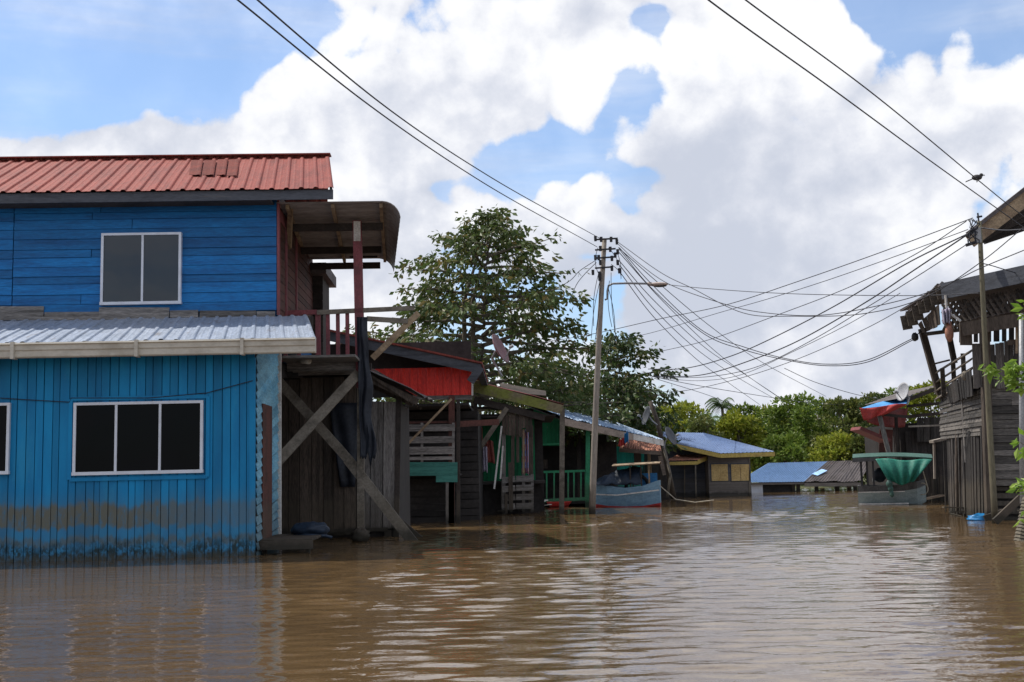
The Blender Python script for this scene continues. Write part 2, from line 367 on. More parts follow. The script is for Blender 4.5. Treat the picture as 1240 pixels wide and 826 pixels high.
M['leaf_big'] = leafmat('broad_drooping_leaves', (.06, .10, .028), (.10, .145, .04), (.20, .14, .045), .35)
M['leaf_dark'] = leafmat('dark_leaves', (.035, .065, .018), (.06, .10, .026), (.12, .10, .03), .28)
M['leaf_green'] = leafmat('mid_green_leaves', (.07, .13, .02), (.16, .24, .035), (.27, .31, .06))
M['leaf_yellow'] = leafmat('yellow_green_leaves', (.15, .20, .02), (.30, .34, .035), (.38, .36, .06))
M['leaf_olive'] = leafmat('olive_leaves', (.06, .09, .02), (.14, .17, .04), (.22, .21, .06))
M['leaf_fresh'] = leafmat('fresh_green_leaves', (.14, .26, .03), (.24, .38, .05), (.36, .46, .10), .4)
M['leaf_palm'] = leafmat('palm_fronds', (.05, .10, .025), (.09, .16, .04), (.16, .2, .05))

# water
m, t, b = nt('muddy_flood_water')
n1 = tnoise(t, .35, 3, .5)
c = mixrgb(t, mrange(t, n1, .35, .65), (.115, .072, .033), (.096, .060, .028))
t.links.new(c, b.inputs['Base Color'])
b.inputs['Roughness'].default_value = .03; b.inputs['IOR'].default_value = 2.0; b.inputs['Specular IOR Level'].default_value = .5
h2 = tnoise(t, 1.0, 3, .55, (3.5, 9, 1), (3, 1, 0))
h = tm(t, 'MULTIPLY', h2, .006)
bn = nod(t, 'ShaderNodeBump'); bn.inputs['Strength'].default_value = 1; bn.inputs['Distance'].default_value = 1
t.links.new(h, bn.inputs['Height']); t.links.new(bn.outputs[0], b.inputs['Normal'])
M['water'] = m

# ------------------------------------------------------------------ mesh helpers
class MB:
    def __init__(s): s.v = []; s.f = []
    def add(s, vs, fs):
        k = len(s.v); s.v += [tuple(x) for x in vs]; s.f += [tuple(i + k for i in f) for f in fs]
        return s
    def hexa(s, a):   # 8 corners: bottom ring 0-3, top ring 4-7
        return s.add(a, [(0, 3, 2, 1), (4, 5, 6, 7), (0, 1, 5, 4), (1, 2, 6, 5), (2, 3, 7, 6), (3, 0, 4, 7)])
    def box(s, x0, x1, y0, y1, z0, z1):
        return s.hexa([(x0, y0, z0), (x1, y0, z0), (x1, y1, z0), (x0, y1, z0), (x0, y0, z1), (x1, y0, z1), (x1, y1, z1), (x0, y1, z1)])
    def beam(s, p0, p1, w, t, n=(0, -1, 0), w1=None):
        p0, p1, n = V(p0), V(p1), V(n)
        d = (p1 - p0).normalized()
        side = d.cross(n).normalized(); nn = side.cross(d).normalized()
        w1 = w if w1 is None else w1
        r = []
        for p, ww in ((p0, w), (p1, w1)):
            for a, c in ((-1, -1), (1, -1), (1, 1), (-1, 1)):
                r.append(p + side * a * ww / 2 + nn * c * t / 2)
        return s.hexa(r)
    def tube(s, pts, r, k=6, r1=None):
        pts = [V(p) for p in pts]; n = len(pts); r1 = r if r1 is None else r1
        rings = []; prev = None
        for i, p in enumerate(pts):
            d = (pts[min(i + 1, n - 1)] - pts[max(i - 1, 0)]).normalized()
            a = prev if prev is not None else (V((0, 0, 1)) if abs(d.z) < .9 else V((1, 0, 0)))
            a = (a - d * a.dot(d)).normalized(); prev = a
            b = d.cross(a); rr = r + (r1 - r) * i / max(1, n - 1)
            rings.append([p + (a * math.cos(q * math.tau / k) + b * math.sin(q * math.tau / k)) * rr for q in range(k)])
        vs = [x for g in rings for x in g]; fs = []
        for i in range(n - 1):
            for q in range(k):
                q2 = (q + 1) % k
                fs.append((i * k + q, i * k + q2, (i + 1) * k + q2, (i + 1) * k + q))
        fs.append(tuple(range(k))[::-1]); fs.append(tuple((n - 1) * k + q for q in range(k)))
        return s.add(vs, fs)
    def surf(s, fn, nu, nv, thk):
        """closed thick sheet over fn(s,t) -> point"""
        e = 1e-3
        fr, bk = [], []
        for j in range(nv + 1):
            for i in range(nu + 1):
                a, c = i / nu, j / nv
                p = V(fn(a, c))
                a2 = a + e if a < .5 else a - e; c2 = c + e if c < .5 else c - e
                du = (V(fn(a2, c)) - p) * (1 if a2 > a else -1); dv = (V(fn(a, c2)) - p) * (1 if c2 > c else -1)
                n = du.cross(dv)
                n = n.normalized() if n.length > 1e-12 else V((0, 0, 1))
                fr.append(p + n * thk / 2); bk.append(p - n * thk / 2)
        N = len(fr); w = nu + 1; fs = []
        for j in range(nv):
            for i in range(nu):
                q = j * w + i
                fs.append((q, q + 1, q + w + 1, q + w)); fs.append((N + q, N + q + w, N + q + w + 1, N + q + 1))
        for i in range(nu):
            fs.append((i, N + i, N + i + 1, i + 1)); q = nv * w + i; fs.append((q, q + 1, N + q + 1, N + q))
        for j in range(nv):
            q = j * w; fs.append((q, q + w, N + q + w, N + q)); q = j * w + nu; fs.append((q, N + q, N + q + w, q + w))
        return s.add(fr + bk, fs)
    def build(s, name, m, parent=None, smooth=False, bevel=0):
        me = bpy.data.meshes.new(name); me.from_pydata(s.v, [], s.f); me.update()
        bm = bmesh.new(); bm.from_mesh(me); bmesh.ops.recalc_face_normals(bm, faces=bm.faces)
        if bevel: bmesh.ops.bevel(bm, geom=list(bm.edges), offset=bevel, segments=1, affect='EDGES')
        bm.to_mesh(me); bm.free()
        if smooth:
            for p in me.polygons: p.use_smooth = True
        o = bpy.data.objects.new(name, me); COL.objects.link(o)
        if isinstance(m, str): m = M[m]
        me.materials.append(m)
        if parent: o.parent = parent
        return o
def bil(A, B, C, D, s, t):
    return (V(A) * (1 - s) + V(B) * s) * (1 - t) + (V(D) * (1 - s) + V(C) * s) * t
def corrug(mb, A, B, C, D, ribs, h=.03, thk=.006, kind='rib', nv=4, bow=None, sag=.0, seed=0):
    """ribbed sheet, ribs run A->D"""
    A, B, C, D = map(V, (A, B, C, D))
    n0 = (B - A).cross(D - A).normalized()
    rr = random.Random(seed); ph = rr.random() * 9
    prof = [0, 0, 0, h * .12, 0, 0, 0, h * .9, h, h * .9] if kind == 'rib' else [h * .5 * (1 + math.sin(q * math.tau / 6)) for q in range(6)]
    k = len(prof); nu = int(ribs * k)
    pr = lambda s: prof[int(round(s * nu)) % k]
    base = len(mb.v)
    fr, bk = [], []
    for j in range(nv + 1):
        t = j / nv
        for i in range(nu + 1):
            s = i / nu
            p = bil(A, B, C, D, s, t)
            if bow: p = p + bow(s, t)
            if sag: p = p + n0 * sag * noise.noise(V((s * ribs * .35 + ph, t * 2, ph)))
            p = p + n0 * pr(s)
            fr.append(p); bk.append(p - n0 * thk)
    N = len(fr); w = nu + 1; fs = []
    for j in range(nv):
        for i in range(nu):
            q = j * w + i
            fs.append((q, q + 1, q + w + 1, q + w)); fs.append((N + q, N + q + w, N + q + w + 1, N + q + 1))
    for i in range(nu):
        fs.append((i, N + i, N + i + 1, i + 1)); q = nv * w + i; fs.append((q, q + 1, N + q + 1, N + q))
    for j in range(nv):
        q = j * w; fs.append((q, q + w, N + q + w, N + q)); q = j * w + nu; fs.append((q, N + q, N + q + w, q + w))
    return mb.add(fr + bk, fs)
def planks(mb, A, B, C, D, n, along='v', thk=.025, gap=.05, jit=.01, lap=0, ends=.0, seed=1, keep=None, holes=0.0, split=0, width_jit=.15):
    """boards between A(bottom-left) B(bottom-right) C(top-right) D(top-left); outward is (B-A)x(D-A)"""
    A, B, C, D = map(V, (A, B, C, D))
    nn = (B - A).cross(D - A).normalized(); r = random.Random(seed)
    cuts = [0]
    for i in range(1, n): cuts.append((i + r.uniform(-width_jit, width_jit)) / n)
    cuts.append(1)
    for i in range(n):
        if r.random() < holes: continue
        a0, a1 = cuts[i], cuts[i + 1]; g = (a1 - a0) * gap * .5
        a0 += g; a1 -= g
        segs = [(0, 1)]
        if split and r.random() < split:
            q = r.uniform(.25, .75); segs = [(0, q - .0012), (q + .0012, 1)]
        for (e0, e1) in segs:
            if e0 == 0: e0 = -r.random() * ends
            if e1 == 1: e1 = 1 + (r.random() - .5) * ends
            o = r.uniform(0, jit); tw = r.uniform(-jit, jit) * .5; l0 = lap
            if along == 'v':
                cs = [(a0, e0), (a1, e0), (a1, e1), (a0, e1)]; off = [o, o + tw, o + tw, o]
            else:
                dz = r.uniform(-.012, .012) if lap else r.uniform(-.02, .02) / max(1, n) * 3
                cs = [(e0, a0), (e1, a0 + dz * 0), (e1, a1), (e0, a1)]; off = [o + l0, o + l0, o, o]
            pt = [bil(A, B, C, D, *q) for q in cs]
            mb.hexa([p + nn * f for p, f in zip(pt, off)] + [p + nn * (f + thk) for p, f in zip(pt, off)])
    return mb
def ellip(mb, c, r, nu=14, nv=8, fn=None):
    c = V(c); vs = []; fs = []
    for j in range(nv + 1):
        th = math.pi * j / nv
        for i in range(nu):
            ph = math.tau * i / nu
            d = V((math.sin(th) * math.cos(ph), math.sin(th) * math.sin(ph), math.cos(th)))
            k = fn(d) if fn else 1
            vs.append(c + V((d.x * r[0], d.y * r[1], d.z * r[2])) * k)
    for j in range(nv):
        for i in range(nu):
            a = j * nu + i; b2 = j * nu + (i + 1) % nu
            fs.append((a, a + nu, b2 + nu, b2))
    return mb.add(vs, fs)

# ------------------------------------------------------------------ things
def tag(o, label=None, cat=None, group=None, kind=None):
    if label: o['label'] = label
    if cat: o['category'] = cat
    if group: o['group'] = group
    if kind: o['kind'] = kind
    return o
class Fr:
    """a thing with its own origin on the water and its own heading"""
    def __init__(s, name, label, cat, org, ang=0, group=None):
        s.o = V(org); s.a = ang
        s.e = bpy.data.objects.new(name, None); COL.objects.link(s.e)
        s.e.location = s.o; s.e.rotation_euler = (0, 0, ang); s.e.empty_display_size = .3
        s.R = Matrix.Rotation(ang, 3, 'Z'); s.Ri = s.R.transposed()
        tag(s.e, label, cat, group)
    def L(s, w): return s.Ri @ (V(w) - s.o)
    def _hit(s, px, py, nrm, d):
        r = s.Ri @ ray(px, py); c = s.L(CAMP)
        return c + r * ((d - c.dot(nrm)) / r.dot(nrm))
    def q(s, px, py, v=0): return s._hit(px, py, V((0, 1, 0)), v)
    def qu(s, px, py, u): return s._hit(px, py, V((1, 0, 0)), u)
    def qz(s, px, py, z): return s._hit(px, py, V((0, 0, 1)), z)
    def X(s, px, v=0, py=500): return s.q(px, py, v).x
    def Z(s, py, v=0, px=500): return s.q(px, py, v).z
    def part(s, name, mb, m, parent=None, label=None, **k):
        o = mb.build(name, m, parent or s.e, **k)
        if label: o['label'] = label
        return o
def single(name, mb, m, label, cat, group=None, smooth=False, kind=None, org=None):
    org = V(org) if org is not None else V(mb.v[0])
    mb.v = [tuple(V(p) - org) for p in mb.v]
    o = mb.build(name, m, None, smooth); o.location = org
    return tag(o, label, cat, group, kind)

# ================================================================== SETTING
import numpy as np
def water_mesh():
    rs = np.random.RandomState(4)
    ys = [3.0]
    while ys[-1] < 82: ys.append(ys[-1] + min(.13, .018 + .0026 * ys[-1]))
    ys = np.array(ys); nc = 420
    ss = np.linspace(-1, 1, nc)
    Y = np.repeat(ys[:, None], nc, 1); X = ss[None, :] * (Y * .56 + 4)
    Z = np.zeros_like(X)
    grp = np.zeros_like(X)
    for i in range(10):
        lam = rs.uniform(4, 16); a = rs.uniform(0, np.pi); grp += np.sin(2 * np.pi / lam * (X * np.cos(a) * .5 + Y * np.sin(a)) + rs.uniform(0, 6.28))
    grp = np.clip(1 + .16 * grp, .3, 1.8)
    for i in range(120):
        lam = .12 * (10 ** rs.uniform(0, .85))
        th = np.pi / 2 + rs.normal(0, .36)
        slope = .0104 * (1 if lam < .5 else .5)
        A = slope * lam / (2 * np.pi)
        k = 2 * np.pi / lam
        res = np.clip((lam / 3.2 - (.018 + .0026 * Y)) / .1 + .5, 0, 1)
        Z += A * res * np.sin(k * (X * np.cos(th) + Y * np.sin(th)) + rs.uniform(0, 6.28) + .8 * np.sin(X * .31 + i) + .6 * np.sin(Y * .23 + 2 * i))
    Z *= grp * (.92 + np.clip((Y - 12) / 38, 0, 1) * 1.1) * (1 - .5 / (1 + np.exp((X + 1.6 + .08 * Y) * 1.6)))
    n, m_ = X.shape
    co = np.stack([X, Y, Z], -1).reshape(-1, 3)
    idx = np.arange(n * m_).reshape(n, m_)
    q_ = np.stack([idx[:-1, :-1], idx[:-1, 1:], idx[1:, 1:], idx[1:, :-1]], -1).reshape(-1, 4)
    b0 = len(co)
    co = np.concatenate([co, [(-1500, -200, -.09), (1500, -200, -.09), (1500, 3000, -.09), (-1500, 3000, -.09)]])
    q_ = np.concatenate([q_, [[b0, b0 + 1, b0 + 2, b0 + 3]]])
    me = bpy.data.meshes.new('water')
    me.vertices.add(len(co)); me.vertices.foreach_set('co', co.astype(np.float32).ravel())
    me.loops.add(q_.size); me.loops.foreach_set('vertex_index', q_.astype(np.int32).ravel())
    me.polygons.add(len(q_)); me.polygons.foreach_set('loop_start', np.arange(0, q_.size, 4, dtype=np.int32))
    me.polygons.foreach_set('use_smooth', np.ones(len(q_), dtype=bool))
    me.update(calc_edges=True); me.validate(); me.materials.append(M['water'])
    o = bpy.data.objects.new('water', me); COL.objects.link(o); return o
tag(water_mesh(), kind='structure')
gm = MB()
gv_, gf_ = [], []
NX = 40
for j, (y, z) in enumerate(((70, -.3), (76, .15), (90, .5), (140, .9), (900, 1.0))):
    for i in range(NX + 1):
        gv_.append((-500 + 1000 * i / NX, y + 2.0 * noise.noise(V((i * .7, j, 0))), z + (.15 * noise.noise(V((i * .9, j * 3, 4))) if j else 0)))
for j in range(4):
    for i in range(NX):
        a = j * (NX + 1) + i; gf_.append((a, a + 1, a + NX + 2, a + NX + 1))
gm.add(gv_, gf_)
tag(gm.build('riverbank', 'ground'), kind='structure')

# ================================================================== BLUE HOUSE
H = Fr('blue_house', 'two storey bright blue timber house with red ribbed roof at left', 'house', W(308, 673), .04)
q, qu, X, Z = H.q, H.qu, H.X, H.Z
E = H.e
xr = q(335, 310, 2.5).x
# lower front wall, vertical boards
w = MB(); ztop = 3.70
planks(w, (-8.6, 0, -1), (0, 0, -1), (0, 0, ztop), (-8.6, 0, ztop), 56, 'v', .02, .09, .012, seed=3, width_jit=.22)
w.box(-8.6, -.01, .02, .08, -1, ztop)
w.beam((-4.4, -.03, ztop - .35), (-1.0, -.03, ztop - .35), .001, .001)
lw = H.part('lower_wall', w, 'blue_low')
# corner trim
w = MB(); w.box(-.09, .012, -.045, .05, -1, ztop - .08); H.part('corner_board', w, 'blue_low')
# side wall in lap boards
w = MB(); planks(w, (0.005, .05, -.6), (0.005, 2.5, -.6), (0.005, 2.5, 4.52), (0.005, .05, 3.66), 26, 'h', .012, .18, .01, lap=.03, seed=5, split=.6)
sw_ = H.part('side_wall', w, 'pale_blue_lap')
w = MB(); w.box(-.12, 0, .05, 2.5, -1, 3.7); H.part('backing', w, 'wood_dark', sw_)
a = qu(318, 500, .05); b_ = qu(329, 500, .05)
dz0, dz1 = qu(320, 655, .05).z, qu(322, 490, .05).z
w = MB(); w.box(.035, .06, a.y, b_.y, dz0, dz1); H.part('side_door', w, 'red_brown')
w = MB(); w.box(.0, .09, 2.42, 2.52, dz0 - .05, 4.6); H.part('corner_post', w, 'white_old')
# back lower body
w = MB(); planks(w, (-.68, 2.55, -.6), (-.68, 9, -.6), (-.68, 9, 4.3), (-.68, 2.55, 4.3), 24, 'h', .012, .0, .008, lap=.02, seed=9)
w.box(-8.6, -.70, 2.6, 9, -1, 4.3); w.box(-.7, -.02, 2.51, 2.56, -1, 4.3); H.part('rear_wall', w, 'wood_dark')
# upper wall, horizontal boards
zu0 = Z(384, 2.5, 200); zu1 = Z(232, 2.5, 200)
xs = q(16, 330, 2.5).x
w = MB()
planks(w, (xs + .01, 2.5, zu0 + .1), (xr, 2.5, zu0 + .1), (xr, 2.5, zu1 - .02), (xs + .01, 2.5, zu1 - .02), 13, 'h', .016, .035, .012, lap=.014, seed=11, split=.35, width_jit=.2)
planks(w, (-10, 2.5, zu0 + .1), (xs - .01, 2.5, zu0 + .1), (xs - .01, 2.5, zu1 - .02), (-10, 2.5, zu1 - .02), 13, 'h', .016, .035, .012, lap=.014, seed=12, split=.3, width_jit=.2)
w.box(-10, xr - .01, 2.56, 8.2, zu0 - .5, zu1 - .12)
H.part('upper_wall', w, 'blue_h')
# maroon trim on the side wall of the upper floor
def vpost(px0, py0, px1, py1, v, wd, m, name='post', t=None, label=None):
    w = MB(); w.beam(q(px0, py0, v), q(px1, py1, v), wd, t or wd); return H.part(name, w, m, label=label)
w = MB(); w.box(xr + .01, xr + .06, 2.47, 2.6, zu0, zu1 - .2); H.part('corner_post', w, 'maroon', label='pale maroon corner post')
for v0, v1 in ((3.5, 3.65), (5.0, 5.15)):
    w = MB(); w.box(xr + .01, xr + .05, v0, v1, zu0, zu1 - .35); H.part('door_frame', w, 'maroon')
w = MB(); w.box(xr + .005, xr + .03, 2.6, 3.5, zu1 - .6, zu1 - .35)
H.part('door_lintel', w, 'maroon')
w = MB(); planks(w, (xr + .004, 2.6, zu0), (xr + .004, 8, zu0), (xr + .004, 8, zu1), (xr + .004, 2.6, zu1), 14, 'h', .01, .02, .005, lap=.01, seed=13); H.part('upper_side_wall', w, 'red_brown')
# flashing boards between lean-to and upper wall
w = MB()
for i, (x0, x1, y0, y1) in enumerate(((-30, 53, 371, 384), (54, 122, 378, 385), (120, 205, 372, 384), (206, 240, 376, 385), (242, 310, 376, 385), (311, 333, 377, 386))):
    p0, p1 = q(x0, (y0 + y1) / 2, 2.45), q(x1, (y0 + y1) / 2 + random.uniform(-.8, .8), 2.45)
    w.beam(p0, p1, (y1 - y0) / 60, .02 + .004 * i)
w.beam(q(-30, 386, 2.40), q(200, 385, 2.40), .07, .03)
H.part('flashing', w, 'wood_grey_h')
# main roof
ev, rv = 1.9, 5.2
ze, zr = Z(230, ev, 250), Z(192, rv, 250)
xe = q(404, 228, ev).x; xrr = q(399, 192, rv).x
w = MB()
corrug(w, (-12, ev, ze), (xe, ev, ze), (xrr, rv, zr), (-12, rv, zr), 44, .035, nv=6, sag=.015, seed=2)
corrug(w, (xrr - .5, 2 * rv - ev, ze), (-12, 2 * rv - ev, ze), (-12, rv, zr), (xrr, rv, zr), 44, .035, nv=2)
roof = H.part('roof', w, 'red_roof')
w = MB(); w.beam((-12, rv, zr + .05), (xrr + .03, rv, zr + .05), .28, .03, (0, 0, 1)); H.part('ridge_cap', w, 'red_roof', roof)
w = MB()
def onroof(px, py):   # hit the front slope
    c = H.L(CAMP); r = H.Ri @ ray(px, py); n = V((0, -(zr - ze), rv - ev)).normalized()
    return c + r * ((V((0, ev, ze)) - c).dot(n) / r.dot(n))
nr = V((0, -(zr - ze), rv - ev)).normalized() * .040
for (x0, x1, y0, y1) in ((229, 243, 196, 214), (245, 259, 196, 214), (261, 273, 195, 214), (275, 287, 195, 215)):
    corrug(w, onroof(x0, y1) + nr, onroof(x1, y1) + nr, onroof(x1 + 3, y0) + nr, onroof(x0 + 3, y0) + nr, 1, .01, .004)
H.part('roof_patch', w, 'red_patch', roof, 'dull brown rusty sheets patched into the red roof')
w = MB(); w.beam((-12, ev + .08, ze - .11), (xe - .02, ev + .08, ze - .11), .2, .04); w.beam((xe - .05, ev + .1, ze - .1), (xrr - .05, rv, zr - .12), .22, .04, (1, 0, 0))
H.part('fascia', w, 'fascia_dark')
w = MB(); w.box(-10, xr - .05, ev + .15, 2.5, ze - .2, ze - .17)
planks(w, (-12, ev + .1, ze - .1), (xe - .3, ev + .1, ze - .1), (xrr - .3, rv, zr - .14), (-12, rv, zr - .14), 6, 'h', .03, .5); H.part('soffit', w, 'wood_dark')
# lean-to
z0 = Z(414, -.55, 150); z1 = Z(386, 2.45, 150)
xl = q(383, 413, -.55).x; xl2 = q(372, 386, 2.45).x
w = MB(); corrug(w, (-8.9, -.55, z0), (xl, -.55, z0), (xl2, 2.45, z1), (-8.9, 2.45, z1), 37, .03, nv=6, sag=.03, seed=6)
lean = H.part('lean_to_roof', w, 'galv')
w = MB(); w.box(-8.6, xl - .1, -.4, -.34, z0 - .24, z0 - .02)
for i in range(9): w.beam((-8 + i * 1.02, -.4, z0 - .06), (-8 + i * 1.02, 2.4, z1 - .06), .05, .08, (0, 0, 1))
H.part('rafter', w, 'wood_dark', lean)
zg1, zg0 = Z(413.5, -.62, 150), Z(431.5, -.62, 150)
w = MB()
prof = [(-.56, zg1), (-.72, zg1), (-.735, zg1 - .03), (-.70, zg1 - .05), (-.70, zg1 - .13), (-.68, zg1 - .15), (-.68, zg0 + .02), (-.66, zg0), (-.56, zg0)]
n = len(prof); vs = [(-8.9, *p) for p in prof] + [(xl, *p) for p in prof]
w.add(vs, [(i, i + 1, n + i + 1, n + i) for i in range(n - 1)] + [(n - 1, 0, n, 2 * n - 1), tuple(range(n)), tuple(range(2 * n - 1, n - 1, -1))])
gut = H.part('gutter', w, 'cream')
for px in (15, 165, 293):
    x = X(px, -.72, 423); w = MB(); w.box(x - .03, x + .03, -.75, -.55, zg0 - .02, zg1 + .015); H.part('bracket', w, 'cream', gut)
# windows
def win(x0, x1, y0, y1, v, mull, glass, fw=.05, name='window'):
    a = q(x0, y1, v); b = q(x1, y0, v); u0, u1, s0, s1 = a.x, b.x, a.z, b.z
    y = v - .05; f = MB()
    f.box(u0, u1, y - .03, y + .08, s1 - fw, s1); f.box(u0 - .01, u1 + .01, y - .035, y + .08, s0, s0 + fw * 1.2)
    f.box(u0, u0 + fw, y - .03, y + .08, s0 + fw * 1.2, s1 - fw); f.box(u1 - fw, u1, y - .03, y + .08, s0 + fw * 1.2, s1 - fw)
    wd = H.part(name, f, 'white')
    xs = [u0 + fw] + [X(mx, v) for mx in mull] + [u1 - fw]
    for mx in xs[1:-1]:
        g = MB(); g.box(mx - .022, mx + .022, y - .025, y + .05, s0 + fw * 1.2 + .001, s1 - fw - .001); H.part('mullion', g, 'white', wd)
    for i in range(len(xs) - 1):
        g = MB(); g.box(xs[i] + (.023 if i else 0), xs[i + 1] - (.023 if i < len(xs) - 2 else 0), y - .0, y + .01, s0 + fw * 1.2, s1 - fw); H.part('pane', g, glass, wd)
    return wd
win(122.5, 220.5, 282, 370, 2.44, (171,), 'glass_grey')['label'] = 'white framed upper window with two grey reflective panes'
win(89, 247, 485, 576, -.02, (142, 195), 'glass_dark')['label'] = 'wide white framed lower window with three black panes'
win(-150, 14, 488, 578, -.02, (-95, -40), 'glass_dark')['label'] = 'lower window with black panes cut off by the left edge'
w = MB()
for (x0, x1, yy0, yy1) in ((84, 252, 480, 581),):
    a, b = q(x0, yy1, -.04), q(x1, yy0, -.04)
    for (p, r_) in (((a.x, b.z), (b.x, b.z)), ((a.x, a.z), (b.x, a.z))): w.beam((p[0], -.045, p[1]), (r_[0], -.045, r_[1]), .07, .02)
    for xx in (a.x, b.x): w.beam((xx, -.047, a.z), (xx, -.047, b.z), .07, .02)
H.part('window_trim', w, 'blue_low')
# thin cable stapled along the wall
w = MB(); w.tube([q(x, y, -.06) for x, y in ((0, 482), (30, 484), (84, 487), (86, 482), (180, 482), (250, 476), (306, 461))], .008, 4); H.part('wall_cable', w, 'wire')
# porch step
w = MB(); A_, B_ = qu(312, 655, 0), None
zs = .22
planks(w, (.0, .3, zs), (1.0, .3, zs), (1.0, 2.3, zs), (.0, 2.3, zs), 6, 'h', .04, .1, .01, seed=4)
w.box(.0, 1.02, .26, .31, zs - .14, zs + .02); w.beam((.9, .5, -.5), (.9, .5, zs), .08, .08); w.beam((.1, .5, -.5), (.1, .5, zs), .08, .08)
H.part('porch_step', w, 'wood_dark')
# balcony
VB = 3.8
zd = Z(436, VB, 400)
xb1 = X(434, VB, 440)
w = MB(); w.box(xr + .02, xb1 + .05, 2.6, 7.5, zd - .06, zd - .01)
w.box(xr + .02, xb1 + .03, VB - .06, VB, Z(449, VB, 400), zd + .02)
for i in range(5): w.box(xr + .05, xb1, 4.4 + i * .8, 4.5 + i * .8, zd - .2, zd - .065)
deck = H.part('balcony_deck', w, 'wood_grey_h')
w = MB(); w.tube([q(362, 436, 3.3), q(374, 437, 3.0)], .075, 10); pp = H.part('drain_pipe', w, 'pipe', smooth=True)
# posts
w = MB(); w.beam(q(437, 470, VB), q(432.5, 268, VB), .19, .17); post = H.part('balcony_post', w, 'maroon')
w = MB(); w.beam(q(432.5, 292, VB - .09), q(432.3, 268, VB - .09), .15, .02); H.part('bare_patch', w, 'white_old', post)
w = MB(); w.beam(q(437, 690, VB), q(437, 470, VB), .15, .15); H.part('stilt', w, 'wood_grey')
w = MB(); w.beam(q(445, 690, VB + 3.2), q(447, 440, VB + 3.2), .12, .12); H.part('stilt', w, 'wood_dark')
# railing
rl = MB(); rl.beam(q(345, 379, VB), q(384, 378, VB), .10, .06)
rail = H.part('railing', rl, 'maroon')
rl = MB(); rl.beam(q(340, 436, VB - .1), q(434, 436, VB - .1), .07, .06); H.part('bottom_rail', rl, 'maroon', rail)
for i, px in enumerate((346, 362, 385.5, 397.5, 409.5, 421)):
    w = MB(); w.beam(q(px, 434, VB - .02), q(px - .5, 379 + random.uniform(-.5, .5), VB - .02), .085 if i != 2 else .11, .04); H.part('baluster', w, 'maroon', rail)
w = MB(); w.beam(q(384, 378.5, VB - .06), q(502, 373, VB - .06), .10, .05); w.beam(q(444, 386, VB), q(494, 389, VB), .11, .05); H.part('grey_rail', w, 'wood_grey')
w = MB(); w.beam(q(451, 434, VB + .05), q(507, 379, VB + .05), .13, .07); H.part('prop', w, 'wood_tan')
# braces
w = MB(); w.beam(q(434, 452, VB - .12), q(330, 566, VB - 1.3), .21, .09); H.part('brace', w, 'wood_grey')
w = MB(); w.beam(q(338, 462, VB + .15), q(425, 560, VB + .12), .2, .09); w.beam(q(421, 556, VB + .04), q(512, 672, VB - .15), .22, .10); H.part('brace', w, 'wood_grey')
w = MB(); w.beam(q(478, 625, VB + 1.2), q(512, 655, VB + 1.0), .12, .08); H.part('brace', w, 'wood_dark')
# curved canopy
c0, c1 = 2.45, 7.6
zc = Z(243.5, c0, 440)
xo0 = q(462, 244, c0).x; xo1 = q(458, 312, c1).x
zb = Z(313, c1, 430)
def canopy(s, t):   # s along depth, t outward
    v = c0 + (c1 - c0) * s
    zf = zc + (zb - zc) * s; xo = xo0 + (xo1 - xo0) * s
    L = xo - xr; R_ = .40; tot = L + R_ * 1.45
    d = t * tot
    if d <= L: return V((xr + d, v, zf))
    a = (d - L) / R_
    return V((xo + R_ * math.sin(a), v, zf - R_ * (1 - math.cos(a)) ))
w = MB(); NU, NVV = 84, 30
prof = [0, 0, .0, .018, .028, .018]
fr, bk = [], []
for j in range(NVV + 1):
    for i in range(NU + 1):
        p = canopy(i / NU, j / NVV) + V((0, 0, prof[i % 6])); fr.append(p); bk.append(p - V((0, 0, .012)) - V((.01, 0, 0)))
N = len(fr); ww = NU + 1; fs = []
for j in range(NVV):
    for i in range(NU):
        k = j * ww + i; fs += [(k, k + 1, k + ww + 1, k + ww), (N + k, N + k + ww, N + k + ww + 1, N + k + 1)]
for i in range(NU): fs += [(i, N + i, N + i + 1, i + 1), (NVV * ww + i, NVV * ww + i + 1, N + NVV * ww + i + 1, N + NVV * ww + i)]
for j in range(NVV): fs += [(j * ww, j * ww + ww, N + j * ww + ww, N + j * ww), (j * ww + NU, N + j * ww + NU, N + j * ww + ww + NU, j * ww + ww + NU)]
w.add(fr, []); w.v += [tuple(x) for x in bk]; w.f += fs
can = H.part('canopy', w, 'awning_under')
def zcan(v): return zc + (zb - zc) * (v - c0) / (c1 - c0)
for px, py in ((347, 250), (402, 250), (461, 252)):
    x = X(px, c0, py); w = MB(); w.beam((x, c0 + .1, zcan(c0 + .1) - .07), (x + (xo1 - xo0) * .6, c1, zcan(c1) - .07), .07, .09, (0, 0, 1)); H.part('rafter', w, 'wood_tan', can)
for v in (VB - .02, 5.9, 7.55):
    w = MB(); w.beam((xr, v, zcan(v) - .2), (xo0 + (xo1 - xo0) * (v - c0) / (c1 - c0) + .05, v, zcan(v) - .2), .16, .08); H.part('crossbeam', w, 'wood_dark', can)
w = MB(); w.beam(q(352, 247, c0 + .4), q(350, 300, c0 + 1.6), .1, .08); w.beam(q(411, 330 - 30, 5.9), q(411, 266, 5.9), .06, .05); H.part('strut', w, 'wood_tan', can)
